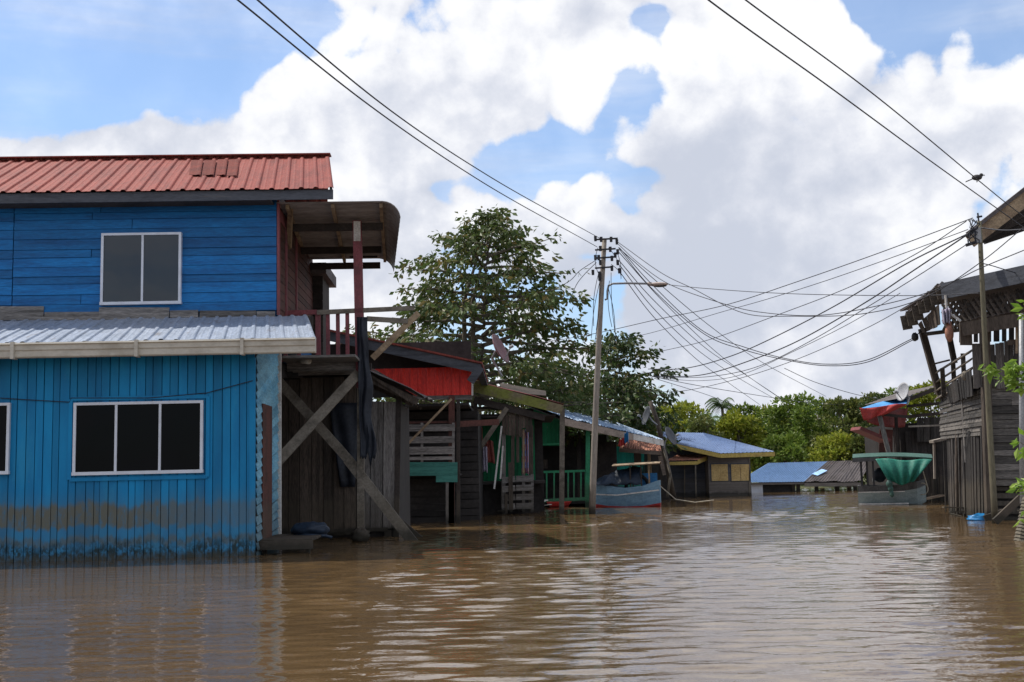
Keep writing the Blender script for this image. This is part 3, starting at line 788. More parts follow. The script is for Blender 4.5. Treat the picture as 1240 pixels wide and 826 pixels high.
# dark back room on the balcony
w = MB(); a, b = q(346, 400, 8.0), q(391, 327, 8.0)
planks(w, (a.x - .6, 8.0, zd), (b.x, 8.0, zd), (b.x, 8.0, b.z - .15), (a.x - .6, 8.0, b.z - .15), 12, 'h', .02, .1, .02, seed=21)
w.box(a.x - .6, b.x - .02, 8.05, 9.5, zd, b.z - .15)
H.part('back_room', w, 'wood_dark')
w = MB(); pz = q(393, 329, 7.7); w.box(a.x - .6, pz.x + .05, 7.6, 9.9, pz.z - .06, pz.z + .22)
H.part('back_room_roof', w, 'dark_roof')
# window shutter hanging by post (dark)
w = MB(); p0, p1 = q(424, 313, 7.4), q(457, 280, 7.4); w.box(p0.x, p1.x, 7.3, 7.34, p0.z, p1.z); H.part('blind', w, 'wood_dark', can)
w = MB(); p0, p1 = q(371, 398, 2.9), q(379, 383, 2.9); w.box(p0.x, p1.x, 2.85, 2.95, p0.z, p1.z); H.part('prop_block', w, 'wood_dark')

# black tarpaulin wrapped on the post
def drape(name, fn, m, label, cat, nu=16, nv=24, thk=.012, org=(0, 0, 0), group=None):
    w = MB(); w.surf(fn, nu, nv, thk); return single(name, w, m, label, cat, group, True, org=org)
def tarp(s, t):
    nz = noise.noise(V((s * 2.2, t * 4, 1.7)))
    px = 432 + s * (13 + 5 * t + 5 * noise.noise(V((1, t * 5, 3)))) + 4 * t + 2.5 * noise.noise(V((5, t * 4, 3))); py = 384 + t * (172 + 22 * noise.noise(V((s * 5, 0, 2))))
    v = VB - .16 - .10 * nz - .035 * math.sin(s * 9 + t * 4 + nz * 4)
    return P(px, py, H.o.y + v)
drape('tarpaulin', tarp, 'tarp_black', 'long black tarpaulin hanging down the maroon balcony post', 'tarpaulin', 14, 30, org=P(440, 480, H.o.y + VB))
# blue bundle on porch
w = MB(); c_ = H.R @ V((.75, 1.9, .36)) + H.o
ellip(w, c_, (.38, .30, .15), 22, 14, lambda d: 1 + .22 * noise.noise(d * 3.1) + .12 * noise.noise(d * 7))
w.tube([c_ + V((-.3, -.1, -.1)), c_ + V((0, -.34, -.09)), c_ + V((.33, -.15, -.12)), c_ + V((.45, -.1, -.16))], .03, 6)
single('plastic_bundle', w, 'tarp_blue_dark', 'crumpled dark blue plastic bundle lying on the porch step of the blue house', 'bundle', smooth=True, org=c_)

# ================================================================== PLANK SHED
S = Fr('plank_shed', 'shed of tall brown and grey vertical planks behind the crossed braces', 'shed', V((P(345, 560, 26.8).x, 26.8, 0)), 0)
def SP(px, py, v=0): return S.q(px, py, v)
w = MB(); A, B, C, D = SP(338, 645), SP(432, 645), SP(432, 458), SP(338, 460)
planks(w, A, B, C, D, 7, 'v', .03, .05, .03, ends=.02, seed=31); S.part('plank_wall', w, 'wood_v')
w = MB(); A, B, C, D = SP(436, 640), SP(479, 640), SP(480, 487), SP(437, 486)
planks(w, A, B, C, D, 3, 'v', .03, .06, .03, ends=.01, seed=32); S.part('grey_plank_wall', w, 'wood_grey_v', label='lighter grey planks at the right end')
w = MB(); p0, p1 = SP(400, 590), SP(436, 488); w.surf(lambda s, t: V((p0.x + (p1.x - p0.x) * (s * (.5 + .5 * t) + .35 * (1 - t)), -.14 - .03 * math.sin(s * 9 + t * 4), p0.z + (p1.z - p0.z) * t)), 10, 12, .01)
S.part('black_shape', w, 'tarp_black', smooth=True)  # black shape in front of the plank wall
for p0, p1, wd in (((480, 655), (483, 480), .12), ((470, 660), (470, 642), .16)):
    w = MB(); w.beam(SP(*p0), SP(*p1), wd, .1); S.part('post', w, 'wood_dark')
w = MB(); w.beam(SP(400, 643, -.05), SP(470, 641, -.05), .08, .04); S.part('sill', w, 'wood_dark')
a, b = SP(338, 645), SP(480, 486)
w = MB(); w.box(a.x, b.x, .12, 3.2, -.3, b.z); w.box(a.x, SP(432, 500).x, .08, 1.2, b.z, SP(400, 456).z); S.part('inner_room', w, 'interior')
w = MB(); A, B = SP(425, 440, -.5), SP(513, 481, -.5); C, D = B + V((0, 3.6, .1)), A + V((0, 3.6, .1))
corrug(w, B, C, D, A, 14, .03, kind='wave', nv=5, sag=.08, seed=3)
w.add([], []); S.part('shed_roof', w, 'dark_roof')
w = MB(); w.beam(SP(440, 455, -.35), SP(506, 487, -.35), .15, .06); w.beam(SP(452, 468, .4), SP(500, 490, .4), .1, .06)
S.part('shed_fascia', w, 'wood_v')
for i in range(4): w = MB(); w.beam(SP(512, 484, -.4) + V((-.3, i * 1.1, -.02)), SP(440, 448, -.4) + V((0, i * 1.1, -.02)), .07, .06, (0, 0, 1)); S.part('shed_rafter', w, 'wood_v')

# ================================================================== RED ROOF HOUSE
R = Fr('stilt_house', 'dark timber stilt house with bright red sheet gable panel beside the plank shed', 'house', V((P(520, 560, 33).x, 33, 0)), 0)
r = R.q
w = MB(); A, B = r(388, 398, -.6), r(584, 440, -.6)
corrug(w, B, B + V((0, 7, 0)), A + V((0, 7, 0)), A, 30, .03, nv=4, seed=4); S2 = R.part('roof', w, 'maroon_roof')
w = MB(); w.beam(A + V((0, .02, -.16)), B + V((-.05, .02, -.16)), .26, .05); w.beam(B + V((-.04, .0, -.1)), B + V((-.35, .0, -.52)), .22, .05); w.beam(B + V((-.1, .1, -.14)), B + V((-.1, 6.9, -.14)), .05, .2, (1, 0, 0)); R.part('rake_board', w, 'fascia_dark')
w = MB(); w.beam(A + V((0, -.02, .01)), B + V((0, -.02, .01)), .045, .08); R.part('roof_edge', w, 'red_roof')
w = MB(); a0, a1, a2, a3 = r(449, 447, .1), r(571, 448, .1), r(571, 478, .1), r(505, 477, .1)
# cladding with a slanted left foot
x0, x1, zt, zbm = a0.x, a1.x, a0.z, a2.z
fr = []; nn_ = 72; xs_ = [x0 + (x1 - x0) * i / nn_ for i in range(nn_ + 1)]
prof = [0, 0, 0, 0, .03, .03]; vsb = []
for i, xx in enumerate(xs_):
    zlow = max(zbm, zt - (xx - x0) / (a3.x - x0) * (zt - zbm) - .02)
    y = .1 - prof[i % 6]
    vsb += [(xx, y, zlow), (xx, y, zt), (xx, y + .01, zt), (xx, y + .01, zlow)]
fs = []
for i in range(nn_):
    k = i * 4
    for e0, e1 in ((0, 1), (1, 2), (2, 3), (3, 0)): fs.append((k + e0, k + e1, k + 4 + e1, k + 4 + e0))
fs += [(0, 1, 2, 3), (nn_ * 4, nn_ * 4 + 1, nn_ * 4 + 2, nn_ * 4 + 3)]
w.add(vsb, fs); R.part('gable_cladding', w, 'red_clad')
w = MB(); w.beam(r(572, 447, .05), r(572, 479, .05), .05, .06); R.part('cladding_trim', w, 'white_old')
w = MB(); w.beam(r(500, 481, .15), r(572, 481, .15), .14, .05); w.beam(r(451, 447, .0), r(506, 478, .0), .05, .05); R.part('beam', w, 'wood_grey_h')
# gable back wall and body
w = MB(); w.box(r(385, 500, .6).x, r(572, 500, .6).x, .6, .66, Z(480, 12, 500), r(480, 415, .6).z)
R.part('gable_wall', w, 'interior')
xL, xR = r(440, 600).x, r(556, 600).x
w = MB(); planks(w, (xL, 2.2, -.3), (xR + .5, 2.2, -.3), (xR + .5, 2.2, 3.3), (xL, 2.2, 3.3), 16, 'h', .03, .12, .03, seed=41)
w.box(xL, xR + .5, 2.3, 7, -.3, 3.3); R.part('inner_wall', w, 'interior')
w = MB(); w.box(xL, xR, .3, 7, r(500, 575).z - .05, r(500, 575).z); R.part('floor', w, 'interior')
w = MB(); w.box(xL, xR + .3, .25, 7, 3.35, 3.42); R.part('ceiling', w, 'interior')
for (px, y0, y1, wd, m_) in ((484, 655, 480, .14, 'wood_dark'), (547, 650, 480, .17, 'red_brown'), (555, 650, 484, .10, 'wood_dark'), (545, 640, 583, .24, 'wood_grey_v'), (493, 520, 484, .08, 'wood_dark')):
    w = MB(); w.beam(r(px, y0), r(px, y1), wd, .12); R.part('post', w, m_)
w = MB()
for i, (y, h) in enumerate(((518.5, 8), (533, 8), (546, 9), (555.5, 4))):
    w.beam(r(483, y, -.1), r(551 - i, y - .8, -.1), h / 42.4, .03)
for px in (483.5, 511, 549): w.beam(r(px, 560, -.06), r(px, 512, -.06), .07, .04)
R.part('slat_rail', w, 'wood_grey_h')
w = MB(); w.beam(r(483, 568, -.08), r(554, 568, -.08), .38, .03); w.beam(r(483, 580, -.08), r(489, 580, -.08), .24, .03); w.beam(r(528, 580, -.08), r(554, 580, -.08), .18, .03)
R.part('apron_board', w, 'teal_board')
w = MB(); w.beam(r(484, 548, -.3), r(547, 483, -.3), .06, .05); R.part('prop', w, 'wood_tan')
w = MB(); w.beam(r(550, 514, .0), r(604, 511, .4), .17, .07); w.beam(r(483, 512, .1), r(549, 511, .1), .06, .05); R.part('crossbeam', w, 'red_brown')
w = MB(); w.beam(r(482, 622, -.1), r(504, 648, -.1), .11, .05); R.part('brace', w, 'wood_dark')
w = MB()
for i in range(6): w.beam(r(486, 590 + i * 8, 1.0), r(545, 590 + i * 8, 1.0), .16, .03)
R.part('skirt_boards', w, 'interior')

# ================================================================== MOSSY FASCIA HOUSE
K = Fr('porch_house', 'open wooden porch house with mossy green roof board and slatted crate wall', 'house', V((P(610, 560, 39).x, 39, 0)), 0)
k = K.q
A, B = k(574, 466, -.4), k(681, 494, -.4)
w = MB(); corrug(w, B + V((.05, 0, .13)), B + V((.05, 5.5, .13)), A + V((0, 5.5, .13)), A + V((0, 0, .13)), 20, .03, nv=3, sag=.05, seed=8); K.part('roof', w, 'maroon_roof')
w = MB(); w.beam(A + V((0, 0, -.06)), B + V((0, 0, -.06)), .36, .06, w1=.30); K.part('mossy_fascia', w, 'mossy')
w = MB(); w.beam(k(574, 484, -.2), k(660, 506, -.2), .22, .06); K.part('roof_beam', w, 'wood_dark')
w = MB(); planks(w, k(606, 476, 3), k(661, 481, 3), k(661, 475, 4.4), k(606, 465, 4.4), 4, 'h', .03, .02, .05, seed=2); K.part('upper_roof_sheet', w, 'wood_dark')
w = MB()
rr = random.Random(5); n = 9
for i in range(n):
    x0, x1 = 608 + i * 4.1, 608 + (i + 1) * 4.1 - .4
    w.beam(k((x0 + x1) / 2, 521 + rr.uniform(-3, 9), -.1), k((x0 + x1) / 2, 488 + i * 1.2, -.1), .105, .025)
K.part('ragged_planks', w, 'wood_v')
for (px, y0, y1, wd, m_) in ((610, 630, 490, .13, 'wood_grey_v'), (621, 580, 515, .11, 'wood_v'), (643, 620, 515, .15, 'wood_v'), (680, 630, 495, .17, 'wood_grey'), (576, 620, 484, .12, 'wood_dark'), (634, 580, 520, .07, 'wood_tan'), (627, 560, 520, .10, 'wood_v')):
    w = MB(); w.beam(k(px, y0), k(px + (1 if px == 680 else 0), y1), wd, .11); K.part('post', w, m_)
# crate wall
w = MB()
for i in range(4):
    y = 580 + i * 11; 
    w.beam(k(608, y + 2, -.15), k(624, y, -.15), .2, .03); w.beam(k(625, y, -.15), k(645, y - .5, -.15), .2, .03)
for px in (609, 619, 634, 644.5): w.beam(k(px, 620, -.12), k(px, 574, -.12), .1, .03)
K.part('slatted_wall', w, 'wood_grey_h')
w = MB(); w.beam(k(613, 598, -.2), k(613, 622, -.2), .09, .03); w.beam(k(618, 560, -.2), k(619, 618, -.2), .14, .03); K.part('loose_plank', w, 'wood_v')
w = MB(); planks(w, (k(556, 560, 2.2).x, 2.2, 1.1), (k(648, 560, 2.2).x, 2.2, 1.1), (k(648, 560, 2.2).x, 2.2, 3.4), (k(556, 560, 2.2).x, 2.2, 3.4), 22, 'v', .02, .06, .01, seed=6); K.part('green_wall', w, 'green_wall')
x0, x1 = k(556, 560).x, k(660, 560).x
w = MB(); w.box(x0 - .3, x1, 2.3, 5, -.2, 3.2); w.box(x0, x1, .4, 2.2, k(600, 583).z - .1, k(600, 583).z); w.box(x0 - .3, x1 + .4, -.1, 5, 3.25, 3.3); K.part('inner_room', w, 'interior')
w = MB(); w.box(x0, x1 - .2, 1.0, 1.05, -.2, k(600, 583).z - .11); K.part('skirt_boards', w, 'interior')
w = MB(); w.beam(k(547, 594, -.3), k(614, 494, -.2), .16, .07); K.part('brace', w, 'wood_grey')
w = MB(); w.beam(k(598.5, 592, -.5), k(607.5, 516, -.3), .055, .05); K.part('pale_prop', w, 'white_old')
w = MB(); w.beam(k(606, 580, -.4), k(609, 540, -.3), .05, .05); K.part('pale_prop', w, 'white_old')
w = MB(); w.beam(k(560, 493, .6), k(646, 497, .6), .09, .05); w.beam(k(566, 503, 1.6), k(608, 503, 1.6), .09, .05); K.part('crossbeam', w, 'wood_dark')
def hang(px0, px1, py0, py1, Y, m, name, label, cat, flare=1.0, fold=.06, group=None, fr_=3):
    cx = (px0 + px1) / 2; hw = (px1 - px0) / 2
    fn = lambda s, t: P(cx + (s * 2 - 1) * hw * (1 + (flare - 1) * (1 - t)) , py1 + (py0 - py1) * t + 1.2 * math.sin(s * 7), Y + fold * math.sin(s * math.tau * fr_ + 2 * t))
    return drape(name, fn, m, label, cat, 24, 10, .01, P(cx, py1, Y), group)
g_cl = 'clothes hanging under the porch'
hang(561, 578, 528, 559, 40.2, 'cloth_red', 'hanging_shirt', 'dull brown red garment hanging in shade at the left of the porch', 'clothing', .9, group=g_cl)
hang(583, 597, 534, 561, 39.6, 'cloth_red', 'hanging_skirt', 'flared dull red cloth hanging beside the pale lilac cloth', 'clothing', 1.35, group=g_cl)
hang(581, 590, 541, 572, 39.3, 'cloth_pale', 'hanging_towel', 'pale lilac cloth hanging in front of the red cloth', 'clothing', 1.1, group=g_cl)
hang(581, 584, 518, 541, 39.4, 'cloth_red', 'hanging_strip', 'narrow pinkish strip of cloth above the lilac towel', 'clothing', 1.0, group=g_cl)
hang(632, 640, 521, 574, 39.5, 'plaid', 'plaid_curtain', 'red white and blue plaid curtain between the porch posts', 'curtain', 1.0, .05)
w = MB(); ellip(w, P(548, 606, 37.4), (.25, .2, .22), 12, 8, lambda d: 1 + .3 * noise.noise(d * 2)); single('white_sack', w, 'white_old', 'small dirty white sack in the dark under the porch', 'sack', smooth=True, org=P(548, 606, 37.4))
def junk(px, py, s, m, name, label, cat, seed, org=None, group=None, n=4):
    w = MB(); c = W(px, py); rr = random.Random(seed)
    for i in range(n):
        p = c + V((rr.uniform(-1, 1) * s, rr.uniform(-.5, .5) * s, .03 + .05 * i)); a = rr.uniform(0, 3)
        d = V((math.cos(a), math.sin(a) * .5, rr.uniform(-.1, .15))) * s * rr.uniform(.4, .9)
        w.beam(p - d, p + d, rr.uniform(.06, .16), .03, (0, 0, 1))
    return single(name, w, m, label, cat, group, org=c)
junk(652, 616, .5, 'white_old', 'driftwood', 'pale broken boards floating at the foot of the slatted wall', 'debris', 3, n=6)
junk(618, 622, .35, 'wood_grey', 'driftwood', 'grey scraps of wood below the slatted crate wall', 'debris', 4, n=5)

# ================================================================== GREEN HOUSE
G = Fr('green_house', 'green house with balustraded veranda behind the street lamp pole', 'house', V((P(690, 560, 46).x, 46, 0)), 0)
g = G.q
w = MB(); planks(w, g(640, 540, .2), g(683, 540, .2), g(683, 497, .2), g(640, 494, .2), 13, 'v', .02, .05, .01, seed=7)
G.part('front_wall', w, 'green_wall')
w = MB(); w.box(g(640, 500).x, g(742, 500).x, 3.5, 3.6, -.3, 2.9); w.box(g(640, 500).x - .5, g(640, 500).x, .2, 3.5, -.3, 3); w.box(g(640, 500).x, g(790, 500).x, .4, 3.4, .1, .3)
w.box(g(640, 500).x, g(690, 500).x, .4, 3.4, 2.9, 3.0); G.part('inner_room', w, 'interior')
w = MB(); w.box(g(697, 500, 1.8).x, g(702, 500, 1.8).x, 1.8, 1.9, .3, 2.9); G.part('inner_post', w, 'wood_dark')
w = MB(); w.box(g(720, 500, 3).x, g(746, 500, 3).x, 3.3, 3.45, .3, 2.6); G.part('back_wall', w, 'wood_dark')
# veranda rail
yA = 42.8 - 46
w = MB(); w.beam(g(646, 572, .0), g(681, 571, .0), .09, .05); w.beam(g(684, 571, 0), g(712, 570, 0), .09, .05)
w.beam(g(646, 607, 0), g(712, 604, 0), .13, .06); w.beam(g(646, 538.5, 0), g(681, 537.5, 0), .06, .05); rr_ = G.part('veranda_rail', w, 'green_post')
for px in (653.5, 662, 671, 688, 695, 703.5, 709):
    w = MB(); w.beam(g(px, 605), g(px, 572), .06, .04); G.part('baluster', w, 'green_post', rr_)
w = MB(); w.beam(g(711, 640), g(712, 514), .17, .14); w2 = G.part('veranda_post', w, 'green_post')
w = MB(); w.beam(g(648, 640, .1), g(648, 500, .1), .14, .14); G.part('veranda_post', w, 'wood_dark')
w = MB(); w.beam(g(655, 562, .8), g(663, 562, .8), .35, .3); G.part('shelf_box', w, 'wood_v')
A, B = P(682, 505, 43.5), P(803, 533, 50.5)
up = V((-.55, .95, 0)) * 3.6 + V((0, 0, 1.05))
A, B = G.L(A), G.L(B)
w = MB(); corrug(w, A, B, B + up * .8, A + up, 34, .03, nv=3, sag=.04, seed=9); G.part('roof', w, 'sky_roof')
w = MB(); w.beam(A + V((0, .04, -.17)), A.lerp(B, .66) + V((0, .04, -.17)), .27, .05, (.8, -.6, 0)); G.part('fascia', w, 'fascia_brown')
w = MB(); w.beam(A.lerp(B, .665) + V((0, .03, -.15)), B + V((0, .03, -.13)), .24, .05, (.8, -.6, 0)); G.part('fascia', w, 'white_old', label='whitish end of the roof board')
w = MB(); w.add([A + V((-.1, .3, -.1)), B + V((-.2, .3, -.1)), B + up * .8 + V((0, 0, -.1)), A + up + V((0, 0, -.1))], [(0, 1, 2, 3)])
w.surf(lambda s, t: bil(A + V((0, .25, -.12)), B + V((-.1, .25, -.12)), B + up * .8 + V((0, 0, -.12)), A + up + V((0, 0, -.12)), s, t), 2, 2, .03)
w.v = w.v[4:]; w.f = [tuple(i - 4 for i in f_) for f_ in w.f[1:]]
G.part('ceiling', w, 'interior')
# red rag and blue rag at eave
hang(750, 757, 531, 540, 46.6, 'tarp_red', 'rag', 'small red rag tied under the roof board of the green house', 'rag', 1.3, .05)
hang(756, 761, 524, 536, 46.5, 'tarp_cyan', 'rag', 'small blue rag tied beside the red rag under the roof board', 'rag', 1.0, .05)

# ================================================================== TURQUOISE SHED
T = Fr('turquoise_hut', 'small turquoise hut with rusty red awning behind the blue boat', 'hut', V((P(760, 560, 53).x, 53, 0)), 0)
tq = T.q
w = MB(); planks(w, tq(735, 603), tq(780, 601), tq(780, 540), tq(735, 541), 14, 'v', .02, .05, .01, seed=3); w.box(tq(735, 600).x, tq(780, 600).x, .04, 3, -.2, tq(760, 541).z); T.part('wall', w, 'turq')
a, b = tq(768, 563), tq(776, 547); w = MB(); w.box(a.x, b.x, -.05, -.01, a.z, b.z); T.part('shutter', w, 'wood_v')
A, B = tq(750, 544, -.9), tq(802, 547, -.9); C, D = tq(797, 534, .5), tq(756, 530, .5)
w = MB(); corrug(w, A, B, C, D, 16, .03, kind='wave', nv=3); T.part('awning', w, 'rust_roof')
w = MB(); w.beam(tq(750, 545, -.95), tq(804, 549, -.95), .17, .05); w.beam(tq(800, 552, -.5), tq(806, 575, -.5), .25, .04); T.part('awning_board', w, 'fascia_brown')
for px in (786, 800): 
    w = MB(); w.beam(tq(px, 602), tq(px, 545), .14, .12); T.part('post', w, 'wood_tan' if px == 786 else 'wood_dark')
w = MB(); w.box(tq(779, 560).x, tq(812, 560).x, .8, 2.5, 0, tq(760, 548).z); T.part('side_room', w, 'interior')

# ================================================================== YELLOW TRIM HOUSE
Yh = Fr('grey_house', 'grey boarded house with blue roof, yellow trim and two plywood shutters', 'house', V((P(880, 560, 57).x, 57, 0)), 0)
y = Yh.q
xa, xb = y(858, 575).x, y(909, 575).x
zw = y(880, 549).z
w = MB(); planks(w, (xa, 0, -.3), (xb, 0, -.3), (xb, 0, zw), (xa, 0, zw), 16, 'h', .02, 0, .005, lap=.015, seed=4); w.box(xa, xb, .03, 5, -.3, zw); Yh.part('front_wall', w, 'grey_lap')
xc = y(800, 575, 1.0).x
w = MB(); planks(w, (xc, 1.0, -.3), (xa - .01, 1.0, -.3), (xa - .01, 1.0, zw + .5), (xc, 1.0, zw + .5), 20, 'h', .02, 0, .005, lap=.015, seed=5); w.box(xc, xa - .02, 1.03, 5, -.3, zw + .4); Yh.part('side_wall', w, 'dgrey_lap')
for (x0, x1) in ((861.5, 881), (885.5, 907)):
    a, b = y(x0, 582.5), y(x1, 562); f_ = MB(); f_.box(a.x - .05, b.x + .05, -.045, -.02, a.z - .05, b.z + .05); wi = Yh.part('shutter_frame', f_, 'dgrey_lap')
    n_ = 1 if x0 < 870 else 2
    for i in range(n_):
        p = MB(); u0 = a.x + (b.x - a.x) * i / n_ + .01; u1 = a.x + (b.x - a.x) * (i + 1) / n_ - .01; p.box(u0, u1, -.075, -.046, a.z, b.z); Yh.part('shutter', p, 'plywood', wi)
pts = {'a': y(818, 537, -.8), 'b': y(872, 549, -.8), 'c': y(938, 547, .2), 'd': y(851, 524.5, 4.5), 'e': y(795, 523, 4.0)}
w = MB()
corrug(w, pts['a'], pts['b'], pts['b'].lerp(pts['d'], 1.0), pts['e'], 22, .025, nv=3)
corrug(w, pts['b'], pts['c'], pts['d'] + V((.02, 0, 0)), pts['d'], 14, .025, nv=3)
Yh.part('roof', w, 'blue_roof')
w = MB(); w.beam(pts['a'] + V((0, 0, -.12)), pts['b'] + V((0, 0, -.12)), .2, .05); w.beam(pts['b'] + V((0, 0, -.12)), pts['c'] + V((0, 0, -.12)), .2, .05); Yh.part('fascia', w, 'yellow')
A, B, C, D = y(805, 558, -1), y(845, 557, -1), y(861, 550, .8), y(820, 551, .8)
w = MB(); corrug(w, A, B, C, D, 10, .025, nv=2); aw = Yh.part('awning', w, 'rust_roof')
w = MB(); w.beam(A + V((-.2, 0, -.14)), B + V((0, 0, -.14)), .16, .04); w.beam(B + V((0, 0, -.1)), C + V((0, 0, -.12)), .18, .04, (.4, -.9, 0)); Yh.part('awning_fascia', w, 'yellow', aw)
for p0, p1, wd in ((y(843, 601, -.9), y(842, 558, -.9), .06), (y(829, 601, .8), y(829, 560, .8), .05), (y(907.5, 600, -.05), y(907.5, 549, -.05), .06)):
    w = MB(); w.beam(p0, p1, wd, .05); Yh.part('post', w, 'wood_grey')

# ================================================================== SUBMERGED HOUSE
U = Fr('flooded_house', 'house flooded up to the eaves showing half bright blue and half dark roof', 'house', V((P(960, 570, 63).x, 63, 0)), 0)
u = U.q
A, B, C, D = u(891, 584.5, 0), u(974, 583.5, 0), u(1002, 559, 3.2), u(930, 561, 3.2)
w = MB(); corrug(w, A, B, C, D, 26, .03, nv=3); U.part('blue_roof', w, 'blue_roof2')
B2, C2 = u(1042, 583, 0), u(1056, 557.5, 3.2)
w = MB(); corrug(w, B + V((.01, 0, 0)), B2, C2, C + V((.01, 0, 0)), 18, .035, kind='wave', nv=4, sag=.08, seed=3); U.part('dark_roof', w, 'dark_roof')
w = MB(); m_ = .5
w.beam(u(986, 577, .9) + V((0, -.1, .09)), u(998, 571, 1.6) + V((0, -.1, .09)), .35, .02, (0, -.4, 1)); U.part('blue_patch', w, 'tarp_pale')
w = MB(); w.beam(A + V((.1, .1, -.08)), B + V((0, .1, -.08)), .1, .06); w.beam(B + V((0, .02, -.16)), B2 + V((0, .02, -.16)), .2, .05); U.part('fascia', w, 'wood_grey_h')
w = MB(); w.box(u(911, 590).x, u(925, 590).x, .3, .4, -.5, .42); U.part('wall', w, 'white')
w = MB(); w.box(u(926, 590).x, u(961, 590).x, .5, 3.4, -.5, .45); U.part('dark_wall', w, 'interior')
for px in (967, 989, 1036, 961):
    w = MB(); x_ = u(px, 590, .4).x; w.box(x_ - .09, x_ + .09, .4, .55, -.5, .5); U.part('post', w, 'wood_dark')
w = MB(); w.add([D, C, C2, D + V((0, 3, -1.2)), C2 + V((0, 3, -1.2))], [(0, 1, 2, 4, 3)])
w.surf(lambda s, t: bil(D + V((0, .05, 0)), C2 + V((0, .05, 0)), C2 + V((0, 3.2, -1.3)), D + V((0, 3.2, -1.3)), s, t), 2, 2, .03)
w.v = w.v[5:]; w.f = [tuple(i - 5 for i in f_) for f_ in w.f[1:]]
U.part('rear_roof', w, 'dark_roof')

# ================================================================== BOATS
def hull(fr, secs, mats, names):
    """secs: list of (x, half_beam, keel_z, gunwale_z); three strakes"""
    for (t0, t1), m_, nm in zip(((0, .18), (.18, .72), (.72, 1)), mats, names):
        w = MB(); n = len(secs)
        prof = lambda t, hb, kz, gz: (hb * (.55 + .45 * t ** .6), kz + (gz - kz) * t)
        for sgn in (-1, 1):
            w.surf(lambda s, t, sgn=sgn: (lambda i, f_: (lambda sec: V((sec[0], sgn * prof(t0 + (t1 - t0) * t, sec[1], sec[2], sec[3])[0], prof(t0 + (t1 - t0) * t, sec[1], sec[2], sec[3])[1])))([secs[i][k] * (1 - f_) + secs[i + 1][k] * f_ for k in range(4)]))(min(int(s * (n - 1)), n - 2), s * (n - 1) - min(int(s * (n - 1)), n - 2)), 20, 4, .035)
        for sec in (secs[0], secs[-1]):
            if sec[1] > .1:
                a = prof(t0, *sec[1:]); b = prof(t1, *sec[1:])
                w.hexa([(sec[0] - .02, -a[0], a[1]), (sec[0] + .02, -a[0], a[1]), (sec[0] + .02, a[0], a[1]), (sec[0] - .02, a[0], a[1]), (sec[0] - .02, -b[0], b[1]), (sec[0] + .02, -b[0], b[1]), (sec[0] + .02, b[0], b[1]), (sec[0] - .02, b[0], b[1])])
        if t0 == 0:
            w.surf(lambda s, t: (lambda sec: V((sec[0], (t * 2 - 1) * sec[1] * .8, sec[2] + .12)))([secs[min(int(s * (n - 1)), n - 2)][k] * (1 - (s * (n - 1) - min(int(s * (n - 1)), n - 2))) + secs[min(int(s * (n - 1)), n - 2) + 1][k] * (s * (n - 1) - min(int(s * (n - 1)), n - 2)) for k in range(4)]), 8, 2, .02)
        fr.part(nm, w, m_)
# left boat, bow to the left-near
BY = 44.5
BL = Fr('covered_boat', 'worn blue boat with black tarpaulin over its bow, moored behind the lamp pole', 'boat', V((P(760, 600, BY).x, BY, 0)), -.18)
b = BL.q
sL, sR = b(721, 600).x, b(799, 600).x
hull(BL, [(sL, .25, -.05, 1.0), (sL + .5, .6, -.1, .82), (sL + 1.2, .72, -.12, .72), (sR - .6, .7, -.12, .78), (sR, .55, -.05, .98)], ('hull_red', 'hull_blue', 'hull_blue'), ('hull_bottom', 'hull', 'gunwale'))
w = MB(); w.beam((sL + .1, -.62, .50), (sL + .9, -.80, .46), .045, .03); w.beam((sL + .9, -.80, .46), (sR + .02, -.70, .62), .045, .03); BL.part('rubbing_strip', w, 'white_old')
def bt(s, t):
    x = sL + .05 + s * 1.75; a = (t - .5) * 2
    top = 1.5 - .5 * (1 - s) ** 2
    return V((x, a * .70, .85 + (top - .85) * (1 - abs(a) ** 2.2) + .03 * math.sin(s * 17 + a * 5) + .02 * math.sin(s * 31 - a * 9)))
w = MB(); w.surf(bt, 26, 20, .012); BL.part('bow_tarp', w, 'tarp_blue_dark', smooth=True)
w = MB(); z_ = BL.Z(562, 0, 770)
w.surf(lambda s, t: V((b(743, 560).x + s * (b(800, 560).x - b(743, 560).x), -.75 + 1.5 * t, z_ + .07 * math.sin(t * math.pi) - .06 * (1 - s))), 6, 8, .03)
BL.part('roof', w, 'wood_tan')
for px in (765, 778, 787.5):
    for sg in (-.6, .6):
        w = MB(); x_ = b(px, 580).x; w.beam((x_, sg, .75), (x_, sg, z_ - .0), .05, .05); BL.part('roof_post', w, 'wood_dark' if px < 780 else 'wood_tan')
w = MB(); x_ = b(771, 580).x
w.tube([(x_ + .42 * math.cos(a_ * .25), .1, .78 + .4 * math.sin(a_ * .25)) for a_ in range(0, 26)], .07, 6); BL.part('tyre', w, 'rubber', smooth=True)
w = MB(); w.box(b(776, 580).x, b(795, 580).x, .45, .48, .7, 1.25); BL.part('blue_sheet', w, 'tarp_blue')
w = MB(); w.tube([(sR, -.3, .8), (sR + .6, -.2, .25), (sR + 1.3, 0, .12), (sR + 2.0, .4, .18)], .02, 5); BL.part('mooring_rope', w, 'rope')
